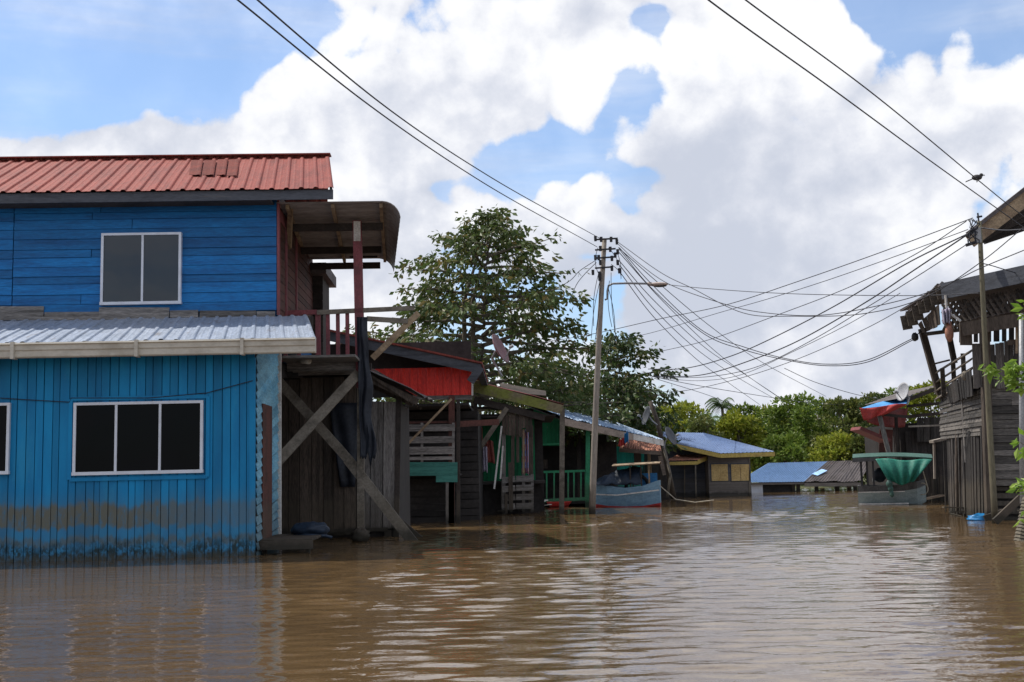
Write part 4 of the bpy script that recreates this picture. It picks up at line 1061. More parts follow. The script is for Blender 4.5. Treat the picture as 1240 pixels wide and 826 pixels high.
# right boat
BR = Fr('roofed_boat', 'grey green boat with green tarpaulin hanging from its roof beside the red awning', 'boat', V((P(1078, 600, 40.4).x, 40.4, 0)), -.30)
b = BR.q
sL, sR = b(1040, 600).x, b(1114, 600).x
hull(BR, [(sL, .68, -.12, .68), (sL + .7, .76, -.12, .66), (sR - .7, .72, -.12, .68), (sR - .1, .5, -.06, .78), (sR + .18, .12, .1, .86)], ('hull_grey', 'hull_grey', 'hull_dark'), ('hull_bottom', 'hull', 'gunwale'))
w = MB(); w.beam((sL, -.80, .45), (sR - .5, -.78, .46), .03, .02); w.beam((sL, -.62, .045), (sR - .4, -.66, .05), .05, .02); BR.part('rubbing_strip', w, 'white_old')
zr_ = BR.Z(554.5, -.6, 1050)
w = MB(); xl_, xr_ = b(1033, 556).x, b(1128, 556).x
w.surf(lambda s, t: V((xl_ + s * (xr_ - xl_), -.8 + 1.6 * t, zr_ + .13 * math.sin(t * math.pi) + .04 * math.sin(s * math.pi) - .07 * s * s)), 12, 8, .03); BR.part('roof', w, 'tarp_green_dk')
w = MB(); w.beam((xl_ + .02, -.8, zr_ - .07), (xl_ + .8, -.82, zr_ - .05), .13, .03); w.beam((xl_, -.8, zr_ - .07), (xl_, .8, zr_ - .07), .13, .03, (1, 0, 0)); BR.part('roof_trim', w, 'hull_dark')
for px in (1043, 1050, 1057.5):
    for sg in (-.68, .66):
        w = MB(); x_ = b(px, 570).x; w.beam((x_, sg, .66), (x_, sg, zr_ - .02), .06, .06); BR.part('roof_post', w, 'black_metal')
w = MB(); w.beam((xr_ - .5, .5, .7), (xr_ - .45, .5, zr_), .05, .05); w.beam((xr_ - .5, -.4, .7), (xr_ - .45, -.4, zr_), .05, .05); BR.part('roof_post', w, 'wood_dark')
def gt(s, t):
    tl, tr_ = b(1060, 556, -.85), b(1129, 557, -.85); bl_, br_ = b(1076, 583, -.95), b(1106, 584, -.9)
    p = bil(bl_, br_, tr_, tl, s, t); bul = math.sin(t * math.pi) * .12
    # the cloth sags towards its tie at the lower left
    return p + V((0, -.06 * math.sin(s * 26 + t * 2) * (.4 + .6 * (1 - t)) - bul, -.08 * math.sin(s * math.pi) * (1 - t) + .03 * math.sin(s * 9)))
w = MB(); w.surf(gt, 40, 16, .012); BR.part('side_tarp', w, 'tarp_green', smooth=True)
w = MB(); c_ = b(1077, 586, -1.0)
for i in range(3): ellip(w, c_ + V((.03 * i, 0, -.16 * i)), (.11 - .02 * i, .09, .13), 10, 7, lambda d: 1 + .3 * noise.noise(d * 3))
BR.part('tarp_knot', w, 'tarp_green_dk', smooth=True)
w = MB(); ellip(w, b(1066, 575, 0) , (.25, .3, .25), 12, 8, lambda d: 1 + .25 * noise.noise(d * 2)); BR.part('cargo', w, 'tarp_black', smooth=True)
w = MB(); c_ = b(1117, 592, -.3)
w.tube([c_ + V((.18 * math.cos(a_ * .4), 0, .2 * math.sin(a_ * .4))) for a_ in range(17)] + [c_ + V((.05, 0, .6))], .018, 5); BR.part('rope_loop', w, 'rope')
w = MB(); w.hexa([b(1056, 583, .1), b(1062, 583, .1), b(1062, 583, .14), b(1056, 583, .14), b(1058, 570, .1), b(1060, 570, .1), b(1060, 570, .14), b(1058, 570, .14)]); BR.part('pale_sheet', w, 'white_old')

# ================================================================== RED TARP HOUSE (right, behind)
A_ = Fr('awning_house', 'dark waterside shack with a red and blue tarpaulin awning behind the green tarp boat', 'shack', V((P(1110, 560, 43).x, 43, 0)), 0)
a = A_.q
w = MB(); planks(w, (a(1098, 560, .5).x, .5, -.2), (a(1150, 560, .5).x, .5, -.2), (a(1150, 560, .5).x, .5, 2.6), (a(1098, 560, .5).x, .5, 2.6), 14, 'v', .02, .08, .02, seed=3)
w.box(a(1098, 560).x, a(1200, 560).x, .56, 5, -.2, 2.9); A_.part('wall', w, 'interior')
w = MB(); planks(w, a(1110, 535, .3), a(1142, 535, .3), a(1142, 505, .3), a(1110, 506, .3), 8, 'v', .02, .05, .02, seed=5); A_.part('upper_planks', w, 'wood_black_v')
w = MB(); planks(w, a(1083, 560, .8), a(1095, 560, .8), a(1095, 515, .8), a(1080, 515, .8), 3, 'v', .02, .05, .02, seed=5); A_.part('pale_wall', w, 'wood_grey_v')
w = MB(); A2, B2 = a(1098, 481, -1.5), a(1142, 465, -1.5)
corrug(w, A2, B2, B2 + V((0, 5, 0)), A2 + V((0, 5, 0)), 8, .03, kind='wave', nv=3, seed=3); A_.part('roof', w, 'dark_roof')
w = MB(); w.beam(A2 + V((0, -.02, -.1)), B2 + V((0, -.02, -.08)), .14, .05); w.beam(a(1098, 492, -1), a(1142, 488, -1), .1, .06); w.beam(a(1098, 505, -.5), a(1142, 500, -.5), .12, .06); A_.part('beam', w, 'wood_dark')
w = MB(); w.surf(lambda s, t: bil(a(1041, 495, -1.6), a(1100, 489, -1.6), a(1106, 476, 1.2), a(1062, 488, 1.2), s, t) + V((0, 0, -.14 * math.sin(s * 3.1) * math.sin(t * 3.1))), 14, 8, .012); tp = A_.part('awning_top', w, 'tarp_blue', smooth=True)
w = MB(); w.surf(lambda s, t: bil(a(1046, 509, -1.62), a(1070, 503, -1.62), a(1101, 489, -1.64), a(1041, 494, -1.64), s, t) + V((0, .05 * math.sin(s * 14), -.03 * math.sin(s * 6.3))), 20, 6, .012); A_.part('awning_valance', w, 'tarp_red', smooth=True)
w = MB(); w.surf(lambda s, t: bil(a(1050, 511, -.5), a(1096, 517, .1), a(1100, 494, .1), a(1048, 500, -.5), s, t) + V((0, .08 * math.sin(s * 9), -.1 * math.sin(s * 3.1) * (1 - t))), 16, 6, .012); A_.part('awning_curtain', w, 'tarp_red_shade', smooth=True)
w = MB(); w.beam(a(1078, 556, -1.5), a(1064, 499, -1.5), .15, .08); A_.part('awning_post', w, 'wood_grey_v')
w = MB(); w.beam(a(1068, 502, -1.4), a(1100, 505, -1.2), .1, .06); w.beam(a(1085, 505, -.4), a(1087, 560, -.4), .1, .08); A_.part('awning_rail', w, 'wood_dark')
w = MB(); w.beam(a(1100, 516.5, -1.3), a(1142, 515, -1.3), .06, .06); A_.part('pale_pole', w, 'pole_grey')
for px in (1098, 1108, 1130, 1140, 1119):
    w = MB(); w.beam(a(px, 620, -.6), a(px + random.uniform(-2, 2), 565, -.6), .1, .08); A_.part('stilt', w, 'wood_dark')
w = MB(); w.beam(a(1112, 606, -2), a(1140, 600, -1.2), .25, .05, (0, 0, 1)); w.beam(a(1098, 614, -2.6), a(1132, 612, -2.6), .3, .05, (0, 0, 1)); A_.part('landing_board', w, 'wood_tan')
w = MB(); planks(w, (a(1098, 560, -.3).x, -.3, .1), (a(1160, 560, -.3).x, -.3, .1), (a(1160, 560, -.3).x, -.3, .9), (a(1098, 560, -.3).x, -.3, .9), 16, 'v', .02, .3, .03, seed=9, ends=.3); A_.part('lower_planks', w, 'wood_black_v')
w = MB(); w.beam(P(1128, 535, 36) - A_.o, P(1145, 531, 36) - A_.o, .08, .4); w.beam(P(1131, 537, 36) - A_.o, P(1132, 580, 36) - A_.o, .06, .06); A_.part('small_shelf', w, 'pole_grey')
w = MB(); w.beam(a(1036, 519, -.5), a(1072, 534, -.5), .12, 1.2); A_.part('drooping_sheet', w, 'maroon_roof')
w = MB(); w.beam(a(1072, 560, .2), a(1073, 520, .2), .5, .04); A_.part('hanging_panel', w, 'red_brown')

# ================================================================== OLD DARK HOUSE (right)
O = Fr('dilapidated_house', 'dark weathered two storey plank house with sagging lattice balcony at right', 'house', V((P(1200, 600, 28).x, 28, 0)), .0)
o_ = O.q
def OP(px, py, Y): return P(px, py, Y) - O.o
YN, YF = 28.0, 32.5      # near corner, far corner of the street side
w = MB(); A, B, C, D = OP(1141, 532, YF), OP(1196, 527, YN), OP(1193, 470, YN), OP(1140, 487, YF)
planks(w, A, B, C, D, 10, 'h', .025, .08, .03, lap=.02, seed=3, split=.9); O.part('street_wall_upper', w, 'wood_worn_h')
w = MB(); A, B, C, D = OP(1146, 616, YF), OP(1197, 628, YN), OP(1195, 520, YN), OP(1143, 530, YF)
planks(w, A, B, C, D, 20, 'v', .025, .25, .05, ends=.12, seed=8, holes=.16); O.part('street_wall_lower', w, 'wood_black_v')
w = MB(); A, B = OP(1152, 600, YF - .2), OP(1170, 603, YF - 1.2)
planks(w, A, B, OP(1169, 532, YF - 1.2), OP(1151, 535, YF - .2), 4, 'v', .02, .03, .01, seed=2); O.part('old_door', w, 'wood_grey_v')
w = MB(); A, B, C, D = OP(1198, 588, YN), OP(1300, 590, YN), OP(1300, 462, YN), OP(1196, 466, YN)
planks(w, A, B, C, D, 14, 'h', .025, .06, .03, lap=.02, seed=13, split=.8); O.part('front_wall', w, 'wood_worn_h')
w = MB(); A, B, C, D = OP(1202, 632, YN + .1), OP(1300, 632, YN + .1), OP(1300, 588, YN + .1), OP(1202, 588, YN + .1)
planks(w, A, B, C, D, 5, 'h', .025, .35, .03, seed=14, ends=.05); O.part('skirt_boards', w, 'wood_black_v')
w = MB(); w.hexa([OP(1150, 618, YF + .2), OP(1202, 628, YN + .25), OP(1400, 628, YN + .25), OP(1400, 618, YF + 3), OP(1148, 485, YF + .2), OP(1202, 430, YN + .25), OP(1400, 430, YN + .25), OP(1400, 485, YF + 3)])
O.part('inner_room', w, 'interior')
w = MB(); A, B, C, D = OP(1178, 468, YN - .1), OP(1300, 466, YN - .1), OP(1300, 410, YN - .1), OP(1176, 417, YN - .1)
planks(w, A, B, C, D, 22, 'v', .025, .08, .03, seed=23, ends=.08); O.part('balcony_planks', w, 'wood_worn_v')
# slanting lower-left cladding
w = MB(); A, B, C, D = OP(1142, 490, YF), OP(1180, 478, YN + .3), OP(1178, 447, YN + .3), OP(1137, 474, YF)
planks(w, A, B, C, D, 13, 'v', .025, .08, .04, seed=25, ends=.1, holes=.06); O.part('balcony_side_planks', w, 'wood_black_v')
# slat railing of the far balcony
w = MB()
for i, (y0, y1) in enumerate(((452, 424), (463, 434), (472, 446), (481, 457))):
    w.beam(OP(1132 + i, y0, YF + .1), OP(1178, y1, YN + 1.2), .22, .03)
for px, yy0, yy1 in ((1143, 480, 446), (1156, 474, 438), (1168, 470, 428)): w.beam(OP(px, yy0, 31.2), OP(px - 2, yy1, 31.2), .12, .03)
O.part('slat_rail', w, 'wood_h')
# leaning verandah posts
for (x0, y0, x1, y1, Yv, wd, m_) in ((1138, 478, 1116, 398, 32.4, .17, 'wood_v'), (1156, 440, 1148, 400, 32.8, .14, 'wood_v'), (1199, 632, 1192, 400, 27.9, .2, 'wood_v'), (1160, 620, 1160, 500, 30.8, .12, 'wood_v'), (1171, 560, 1166, 480, 30.0, .1, 'wood_grey_v')):
    w = MB(); w.beam(OP(x0, y0, Yv), OP(x1, y1, Yv), wd, wd * .8); O.part('post', w, m_)
w = MB(); w.beam(OP(1126, 442, 32.4), OP(1150, 436, 32.0), .05, .05); w.beam(OP(1118, 405, 32.4), OP(1174, 398, 30), .08, .08); O.part('rail', w, 'wood_v')
# upper roof
w = MB(); E1, E2 = OP(1091, 389, 32.0), OP(1140, 346, 30.0)
rr = random.Random(3)
for i in range(9):
    p0 = E1.lerp(E2, i / 9); p1 = E1.lerp(E2, (i + 1.15) / 9); z_ = V((0, 0, .05 * (i % 2) + rr.uniform(0, .06)))
    A, B = p0 + z_, p1 + z_ + V((0, 0, .03))
    bk_ = V((1.0, 2.2 + rr.uniform(-.2, .2), .3))
    w.hexa([A, B, B + bk_, A + bk_, A + V((0, 0, .035)), B + V((0, 0, .035)), B + bk_ + V((0, 0, .035)), A + bk_ + V((0, 0, .035))])
O.part('shingled_roof', w, 'dark_roof')
for i in range(7):
    w = MB(); p = E1.lerp(E2, (i + .4) / 7); w.beam(p + V((.04, -.04, .10)), p + V((.1, -.05, -.24 - rr.uniform(0, .1))), .27, .03)
    O.part('roof_edge_board', w, 'wood_h')
w = MB(); A, B = OP(1139, 346, 29.8), OP(1300, 311, 26.5)
w.hexa([A, B, B + V((1, 5, 0)), A + V((.6, 5, 0)), A + V((0, 0, .05)), B + V((0, 0, .05)), B + V((1, 5, .4)), A + V((.6, 5, .05))]); O.part('top_roof', w, 'dark_roof')
w = MB(); w.beam(A + V((0, -.05, -.16)), B + V((0, -.05, -.16)), .42, .05); O.part('fascia', w, 'fascia_dark')
# slanted planks and lattice under the roof
w = MB(); A, B, C, D = OP(1118, 402, 31.8), OP(1140, 392, 30.4), OP(1138, 366, 30.4), OP(1112, 392, 31.8)
planks(w, A, B, C, D, 5, 'v', .02, .15, .03, seed=5, ends=.1); O.part('gable_planks', w, 'wood_v')
w = MB()
LA, LB = OP(1143, 400, 29.9), OP(1300, 385, 27.0); LC, LD = OP(1300, 336, 27.0), OP(1141, 368, 29.9)
for i in range(-4, 26):
    for sg in (1, -1):
        s0 = i / 22; s1 = s0 + .14 * sg
        t0_, t1_ = 0, 1
        c0_, c1_ = max(0, min(1, s0)), max(0, min(1, s1))
        if c0_ == c1_: continue
        t0_ = (c0_ - s0) / (s1 - s0); t1_ = (c1_ - s0) / (s1 - s0)
        w.beam(bil(LA, LB, LC, LD, c0_, t0_) + V((0, .02 * sg, 0)), bil(LA, LB, LC, LD, c1_, t1_) + V((0, .02 * sg, 0)), .085, .012)
O.part('lattice', w, 'wood_v')
w = MB(); planks(w, OP(1160, 415, 31), OP(1300, 412, 30), OP(1300, 375, 30), OP(1160, 382, 31), 16, 'v', .02, .3, .04, seed=6, holes=.08); O.part('upper_rear_planks', w, 'wood_black_v')
w = MB(); planks(w, OP(1175, 398, 33.5), OP(1300, 392, 33), OP(1300, 322, 33), OP(1150, 350, 33.5), 5, 'v', .02, .02, .04, seed=6); O.part('attic_wall', w, 'interior')
# lower awning
w = MB(); A, B = OP(1164, 389, 27.6), OP(1300, 366, 26.4); 
corrug(w, A, B, B + V((.6, 1.6, .02)), A + V((.5, 1.6, .02)), 20, .03, kind='wave', nv=2, sag=.05, seed=4); O.part('awning', w, 'dark_roof')
w = MB(); w.beam(A + V((0, -.02, -.2)), B + V((0, -.02, -.2)), .32, .05); w.beam(OP(1170, 418, 27.8), OP(1169, 390, 27.8), .28, .06); w.beam(OP(1220, 415, 27.6), OP(1300, 408, 27), .12, .06); O.part('awning_beam', w, 'wood_v')
w = MB()
for i in range(4): w.beam(OP(1231 + i * 3.6, 428, 27.3), OP(1231 + i * 3.6, 390, 27.3), .045, .03)
O.part('shutter', w, 'wood_tan')
# hanging things under the verandah
w = MB(); w.tube([OP(1145, 357, 29.6), OP(1146, 372, 29.6), OP(1152, 381, 29.6), OP(1168, 392, 29.4)], .035, 6); O.part('bent_pipe', w, 'white_old')
w = MB(); w.tube([P(1149, 390, 29.6), P(1150, 402, 29.5)], .07, 8); ellip(w, P(1149.5, 404, 29.5), (.11, .11, .22), 12, 8); single('hanging_jar', w, 'rust_roof', 'reddish brown pot hanging under the sagging lattice balcony', 'pot', smooth=True, org=P(1149.5, 400, 29.5))
hang(1140, 1152, 374, 392, 29.5, 'cloth_pale', 'hanging_cloth', 'crumpled pale grey cloth hanging above the brown pot', 'cloth', .7, .1)
w = MB(); ellip(w, OP(1170, 455, 29), (.13, .1, .12), 12, 8, lambda d: 1 + .35 * noise.noise(d * 3)); O.part('sack', w, 'wood_grey', smooth=True)
w = MB(); w.beam(OP(1205, 632, 26.2), OP(1236, 603, 26.2), .16, .08); O.part('sunken_board', w, 'wood_dark')
w = MB(); w.beam(OP(1192, 628, 27.2), OP(1215, 620, 27.2), .14, .06); O.part('sunken_board', w, 'wood_dark')

# house whose roof comes in from the right edge
N_ = Fr('high_roofed_house', 'house beyond the right edge whose high brown edged roof juts into view', 'house', V((15.2, 28.5, 0)), 0)
def NP(px, py, Y): return P(px, py, Y) - N_.o
w = MB(); A, B = NP(1173, 285, 28.5), NP(1290, 193, 28.5); C, D = NP(1290, 262, 34), NP(1193, 291, 33)
w.surf(lambda s, t: bil(A, B, C, D, s, t), 4, 4, .05); N_.part('roof', w, 'dark_roof')
w = MB()
for i in range(6): w.beam(bil(A, B, C, D, .0, i / 6 + .1) + V((0, 0, -.08)), bil(A, B, C, D, 1, i / 6 + .1) + V((0, 0, -.08)), .06, .09, (0, 0, 1))
N_.part('rafter', w, 'wood_dark')
w = MB(); w.beam(A + V((0, -.05, -.17)), B + V((0, -.05, -.17)), .34, .05, w1=.40); N_.part('barge_board', w, 'wood_tan')
w = MB(); w.beam(A + V((-.05, -.06, .03)), B + V((0, -.06, .06)), .09, .12); N_.part('roof_edge', w, 'dark_roof')
w = MB(); w.box(.0, 4, .3, 5, -.5, 6.4); w.box(.0, .15, -.3, .3, -.5, 7); planks(w, (0, .28, -.5), (4, .28, -.5), (4, .28, 6.4), (0, .28, 6.4), 20, 'v', .03, .1, .02); N_.part('wall', w, 'wood_v')

# ================================================================== POLES
def pole_pts(px0, py0, px1, py1, Y, bend=0, n=8, Yt=None):
    out = []
    for i in range(n + 1):
        f_ = i / n; out.append(P(px0 + (px1 - px0) * f_ + bend * math.sin(f_ * math.pi), py0 + (py1 - py0) * f_, Y + ((Yt or Y) - Y) * f_))
    return out
LY = 37.8
lamp_o = V((P(717, 621, LY).x, LY, 0))
L_ = Fr('street_lamp', 'tall leaning grey timber utility pole with a street lamp on an arm, in the flood', 'street lamp', lamp_o, 0)
def LP(px, py, Y=LY): return P(px, py, Y) - lamp_o
w = MB(); w.tube([p - lamp_o for p in pole_pts(716.5, 640, 732, 289, LY, -1.5)], .112, 12, .078); L_.part('pole', w, 'pole_grey', smooth=True)
w = MB(); w.tube([LP(732.5, 363), LP(735.5, 362), LP(735.5, 352), LP(737, 346), LP(742, 343.5), LP(760, 343), LP(787, 343.6)], .035, 8); arm = L_.part('lamp_arm', w, 'metal_grey', smooth=True)
w = MB(); c_ = LP(797, 344.5)
ellip(w, c_, (.36, .14, .075), 18, 10, lambda d: 1 if d.z > -.2 else .9); w.beam(LP(784, 343.8), LP(789, 343.9), .1, .12)
head = L_.part('lamp_head', w, 'lamp_head', smooth=True)
w = MB(); ellip(w, c_ + V((.05, 0, -.045)), (.24, .10, .05), 14, 8); L_.part('lens', w, 'glass_grey', head, smooth=True)
for (cx, cy, hw) in ((734, 289.5, 9), (733, 302, 7.5), (732, 312, 7), (731.5, 324, 6)):
    w = MB(); w.beam(LP(cx - hw - 5, cy + .8, LY - .12), LP(cx + hw + 5, cy - .8, LY - .12), .05, .05); L_.part('crossarm', w, 'black_metal')
for (ix, iy) in ((728, 290), (721, 289), (740, 290), (747, 293), (727, 301), (739, 302), (748, 305), (725, 312), (721, 312), (741, 313), (748, 318), (741, 325), (750, 328), (726, 332), (726, 337), (718, 330), (745, 309), (727, 318)):
    w = MB(); p = LP(ix, iy, LY - .15)
    w.tube([p + V((0, 0, -.085)), p + V((0, 0, -.04)), p + V((0, 0, -.035)), p + V((0, 0, .035)), p + V((0, 0, .04)), p + V((0, 0, .085))], .045, 8, .05); L_.part('insulator', w, 'black_metal')
rr = random.Random(11)
for (x0, y0, x1, y1, bx) in ((726, 338, 720, 416, 2), (727, 338, 716, 410, -2), (728, 330, 722, 400, 1), (737, 350, 745, 404, 2), (738, 340, 741, 396, -3), (725, 330, 719, 395, -3), (740, 330, 746, 410, -2), (737, 300, 752, 330, 3), (747, 305, 752, 335, 2), (724, 300, 728, 338, -5), (740, 320, 752, 338, 4)):
    w = MB(); w.tube([LP(x0 + (x1 - x0) * i / 8 + bx * math.sin(i / 8 * 3.14), y0 + (y1 - y0) * i / 8, LY - .2) for i in range(9)], .010, 4); L_.part('loose_wire', w, 'wire')
# right pole
RY = 26.6
rp_o = V((P(1204, 630, RY).x, RY, 0))
RP = Fr('utility_pole', 'brown timber utility pole in front of the dark plank house at right', 'utility pole', rp_o, 0)
w = MB(); w.tube([p - rp_o for p in pole_pts(1206, 645, 1186, 268, RY, -1)], .075, 10, .052); RP.part('pole', w, 'pole_brown', smooth=True)
def RPp(px, py, Y=RY): return P(px, py, Y) - rp_o
w = MB(); w.box(*(lambda a, b: (a.x, b.x, -.14, -.05, b.z, a.z))(RPp(1180, 276, RY - .1), RPp(1188, 294, RY - .1))); RP.part('junction_box', w, 'metal_grey')
w = MB(); w.beam(RPp(1170, 297, RY - .1), RPp(1186, 292, RY - .1), .07, .07); w.beam(RPp(1171, 287, RY - .1), RPp(1180, 277, RY - .1), .09, .07); RP.part('bracket', w, 'black_metal')
w = MB(); w.tube([RPp(1185.5, 270), RPp(1184, 258)], .02, 5); w.beam(RPp(1183, 263), RPp(1189, 262), .04, .04); RP.part('spike', w, 'black_metal')
w = MB()
for k_ in range(7): w.tube([RPp(1179 + rr.uniform(-3, 3) + 5 * math.sin(i * .9 + k_), 266 + i * 5 + rr.uniform(-1, 1), RY - .16) for i in range(7)], .011, 4)
RP.part('tangled_wires', w, 'wire')
# thin grey pole at the right edge
w = MB(); w.tube([P(1238, 610, 22.5), P(1237, 500, 22.5), P(1236.5, 380, 22.5)], .05, 8, .045); single('grey_post', w, 'metal_grey', 'thin straight grey post at the right edge of the picture', 'post', smooth=True, org=P(1238, 610, 22.5))
# leaning pole by satellite dishes
w = MB(); w.tube([P(816, 604, 52), P(807, 560, 52), P(796, 510, 52), P(787, 486, 52)], .13, 8, .09); single('leaning_pole', w, 'wood_v', 'thick leaning timber pole carrying two satellite dishes', 'pole', smooth=True, org=P(816, 604, 52))
w = MB(); w.tube([P(808, 602, 51.5), P(812, 575, 51.7), P(803, 540, 51.8)], .06, 6, .05); single('mooring_stake', w, 'wood_grey', 'shorter pale stake leaning against the dish pole', 'stake', smooth=True, org=P(808, 602, 51.5))

# ------------------------------------------------------------------ satellite dishes
def dish(px, py, Y, rad, nrm, m, label, foot, elong=1.0):
    c = P(px, py, Y); e = Fr('satellite_dish', label, 'satellite dish', P(*foot, Y), 0)
    n = V(nrm).normalized(); a1 = n.cross(V((0, 0, 1))).normalized(); a2 = a1.cross(n).normalized()
    def fn(s, t):
        r_ = rad * t; th = s * math.tau
        return c - e.o + a1 * r_ * math.cos(th) + a2 * r_ * elong * math.sin(th) + n * (r_ * r_ * .28 / rad)
    w = MB()
    ns, nr2 = 28, 6; vs = []
    for layer in (0, -.02):
        vs.append(c - e.o + n * layer)
        for j in range(1, nr2 + 1):
            for i in range(ns): vs.append(fn(i / ns, j / nr2) + n * layer)
    N = 1 + ns * nr2; fs = []
    for l in (0, 1):
        o2 = l * N
        for i in range(ns):
            fs.append((o2, o2 + 1 + i, o2 + 1 + (i + 1) % ns))
            for j in range(nr2 - 1):
                a0 = o2 + 1 + j * ns; fs.append((a0 + i, a0 + (i + 1) % ns, a0 + ns + (i + 1) % ns, a0 + ns + i))
    for i in range(ns):
        a0 = 1 + (nr2 - 1) * ns; fs.append((a0 + i, a0 + (i + 1) % ns, N + a0 + (i + 1) % ns, N + a0 + i))
    w.add(vs, fs); e.part('reflector', w, m, smooth=True)
    w = MB(); cc = c - e.o; tip = cc + n * rad * 1.0 - V((0, 0, rad * .25))
    w.tube([cc - a2 * rad * .9, tip], .018, 5); w.tube([tip - n * .06, tip + n * .08], .05, 8); e.part('feed_arm', w, 'metal_grey')
    w = MB(); w.tube([cc - n * .05, cc - n * .2 - V((0, 0, .15)), V((0, 0, -.1))], .035, 6); e.part('mount', w, 'metal_grey')
    return e
dish(602, 424, 36, .50, (.75, -.25, .35), 'dish_red', 'dull reddish satellite dish above the red roof, in front of the big tree', (608, 452))
dish(785, 504, 51.8, .44, (-.9, -.2, .3), 'dish', 'grey satellite dish facing left near the top of the leaning pole', (796, 512))
dish(810, 529, 51.6, .44, (.8, -.5, .4), 'dish', 'lower dark grey satellite dish on the right of the leaning pole', (804, 540))
dish(1095, 475, 41, .34, (-.9, -.3, .25), 'dish_pale', 'pale satellite dish on the roof above the red tarpaulin awning', (1098, 487))

# ------------------------------------------------------------------ small loose things
w = MB(); c_ = W(677, 614)
def basin(s, t):
    th = s * math.tau; rr_ = .30 + .12 * t
    return c_ + V((rr_ * math.cos(th) * 1.2, rr_ * math.sin(th), .02 + .2 * t))
w.surf(basin, 24, 3, .015); ellip(w, c_ + V((0, 0, .02)), (.38, .30, .03), 16, 6)
single('red_basin', w, 'plastic_red', 'small red plastic basin floating in front of the green veranda rail', 'basin', smooth=True, org=c_)
w = MB(); c_ = W(1190, 630) + V((0, 0, .04)); ellip(w, c_, (.34, .22, .12), 20, 12, lambda d: 1 + .35 * noise.noise(d * 2.3 + V((3, 1, 0))))
single('plastic_sheet', w, 'tarp_cyan', 'bright blue plastic sheet floating at the foot of the right utility pole', 'plastic sheet', smooth=True, org=c_)
junk(1178, 625, .5, 'wood_grey', 'driftwood', 'pale sticks floating left of the bright blue plastic', 'debris', 14, n=5)
junk(462, 636, .3, 'rope', 'reeds', 'bundle of pale dry stalks by the foot of the balcony stilt', 'debris', 15, n=5)
w = MB(); c_ = P(437, 652, H.o.y + VB) + V((0, -.05, .05)); ellip(w, c_, (.2, .18, .17), 14, 9, lambda d: 1 + .5 * noise.noise(d * 4)); single('root_clump', w, 'wood_dark', 'tangled dark clump caught round the foot of the balcony stilt', 'debris', smooth=True, org=c_)
# bird
w = MB(); c_ = P(1183, 215, 21.5)
ellip(w, c_, (.10, .07, .055), 12, 8); ellip(w, c_ + V((.085, 0, .045)), (.038, .034, .036), 10, 6); w.beam(c_ + V((-.07, 0, -.02)), c_ + V((-.21, 0, -.075)), .05, .015, (0, 0, 1), .07); w.beam(c_ + V((.11, 0, .045)), c_ + V((.15, 0, .04)), .015, .015)
w.hexa([c_ + V(p) for p in ((.05, -.06, .03), (-.08, -.06, .02), (-.1, -.1, -.05), (.02, -.1, -.04), (.05, -.04, .04), (-.08, -.04, .03), (-.1, -.08, -.04), (.02, -.08, -.03))])
for sg in (-.02, .02): w.tube([c_ + V((0, sg, -.04)), c_ + V((0, sg, -.09))], .006, 4)
single('bird', w, 'bird', 'small dark bird perched on the upper of the two right wires', 'bird', smooth=True, org=c_)

# ------------------------------------------------------------------ cables
def cable(pts, Y0, Y1, label, r=.0115, group='overhead cables', n=28):
    """smooth curve through the pixel points, depth changing evenly"""
    w = MB(); out = []
    m_ = len(pts) - 1
    for i in range(n * m_ + 1):
        u_ = i / n; k_ = min(int(u_), m_ - 1); f_ = u_ - k_
        p0 = V(pts[max(k_ - 1, 0)] if k_ > 0 else (2 * pts[0][0] - pts[1][0], 2 * pts[0][1] - pts[1][1])); p1 = V(pts[k_]); p2 = V(pts[k_ + 1])
        p3 = V(pts[k_ + 2]) if k_ + 2 <= m_ else p2 * 2 - p1
        c = .5 * ((2 * p1) + (p2 - p0) * f_ + (2 * p0 - 5 * p1 + 4 * p2 - p3) * f_ ** 2 + (3 * p1 - p0 - 3 * p2 + p3) * f_ ** 3)
        tt = (c.x - pts[0][0]) / (pts[-1][0] - pts[0][0])
        iv = 1 / Y0 + (1 / Y1 - 1 / Y0) * tt       # even steps in space, not in the picture
        out.append(P(c.x, c.y, 1 / iv))
    w.tube(out, r, 5)
    return single('overhead_cable', w, 'wire', label, 'cable', group, True, org=out[0])
cable([(150, -110), (288, 0), (440, 122), (580, 218), (723, 299)], 9.5, 37.6, 'lower of the two cables running from the top left to the lamp pole', .011)
cable([(180, -118), (312, 0), (460, 124), (590, 212), (727, 289)], 9.5, 37.6, 'upper of the two cables running from the top left to the lamp pole', .011)
cable([(720, -110), (858, 0), (1000, 102), (1120, 190), (1240, 276), (1300, 322)], 10, 27, 'lower of the two cables crossing the top right sky', .010)
cable([(790, -88), (903, 0), (1050, 108), (1183, 217), (1225, 251), (1290, 300)], 10, 24, 'upper of the two top right cables, with the bird on it', .009)
lp = 37.6; rp = 26.5
cable([(748, 293), (800, 330), (838, 349), (900, 379), (957, 383), (1045, 380), (1120, 360), (1187, 318), (1240, 275)], lp, 25, 'cable sagging from the lamp pole and rising steeply past the right pole')
cable([(749, 296), (775, 320), (812, 345), (870, 366), (920, 378), (990, 382), (1060, 371), (1130, 352), (1187, 325), (1240, 303)], lp, 25, 'cable sagging just below another from the lamp pole to the right edge')
cable([(810, 345), (850, 349), (920, 354), (1000, 357), (1110, 358), (1187, 355)], lp, 28, 'nearly level cable leaving the lamp head towards the right roof', .011)
cable([(640, 418), (720, 404), (800, 386), (880, 369), (960, 343), (1060, 308), (1178, 264)], 44, rp, 'straight cable passing behind the lamp pole up to the top of the right pole')
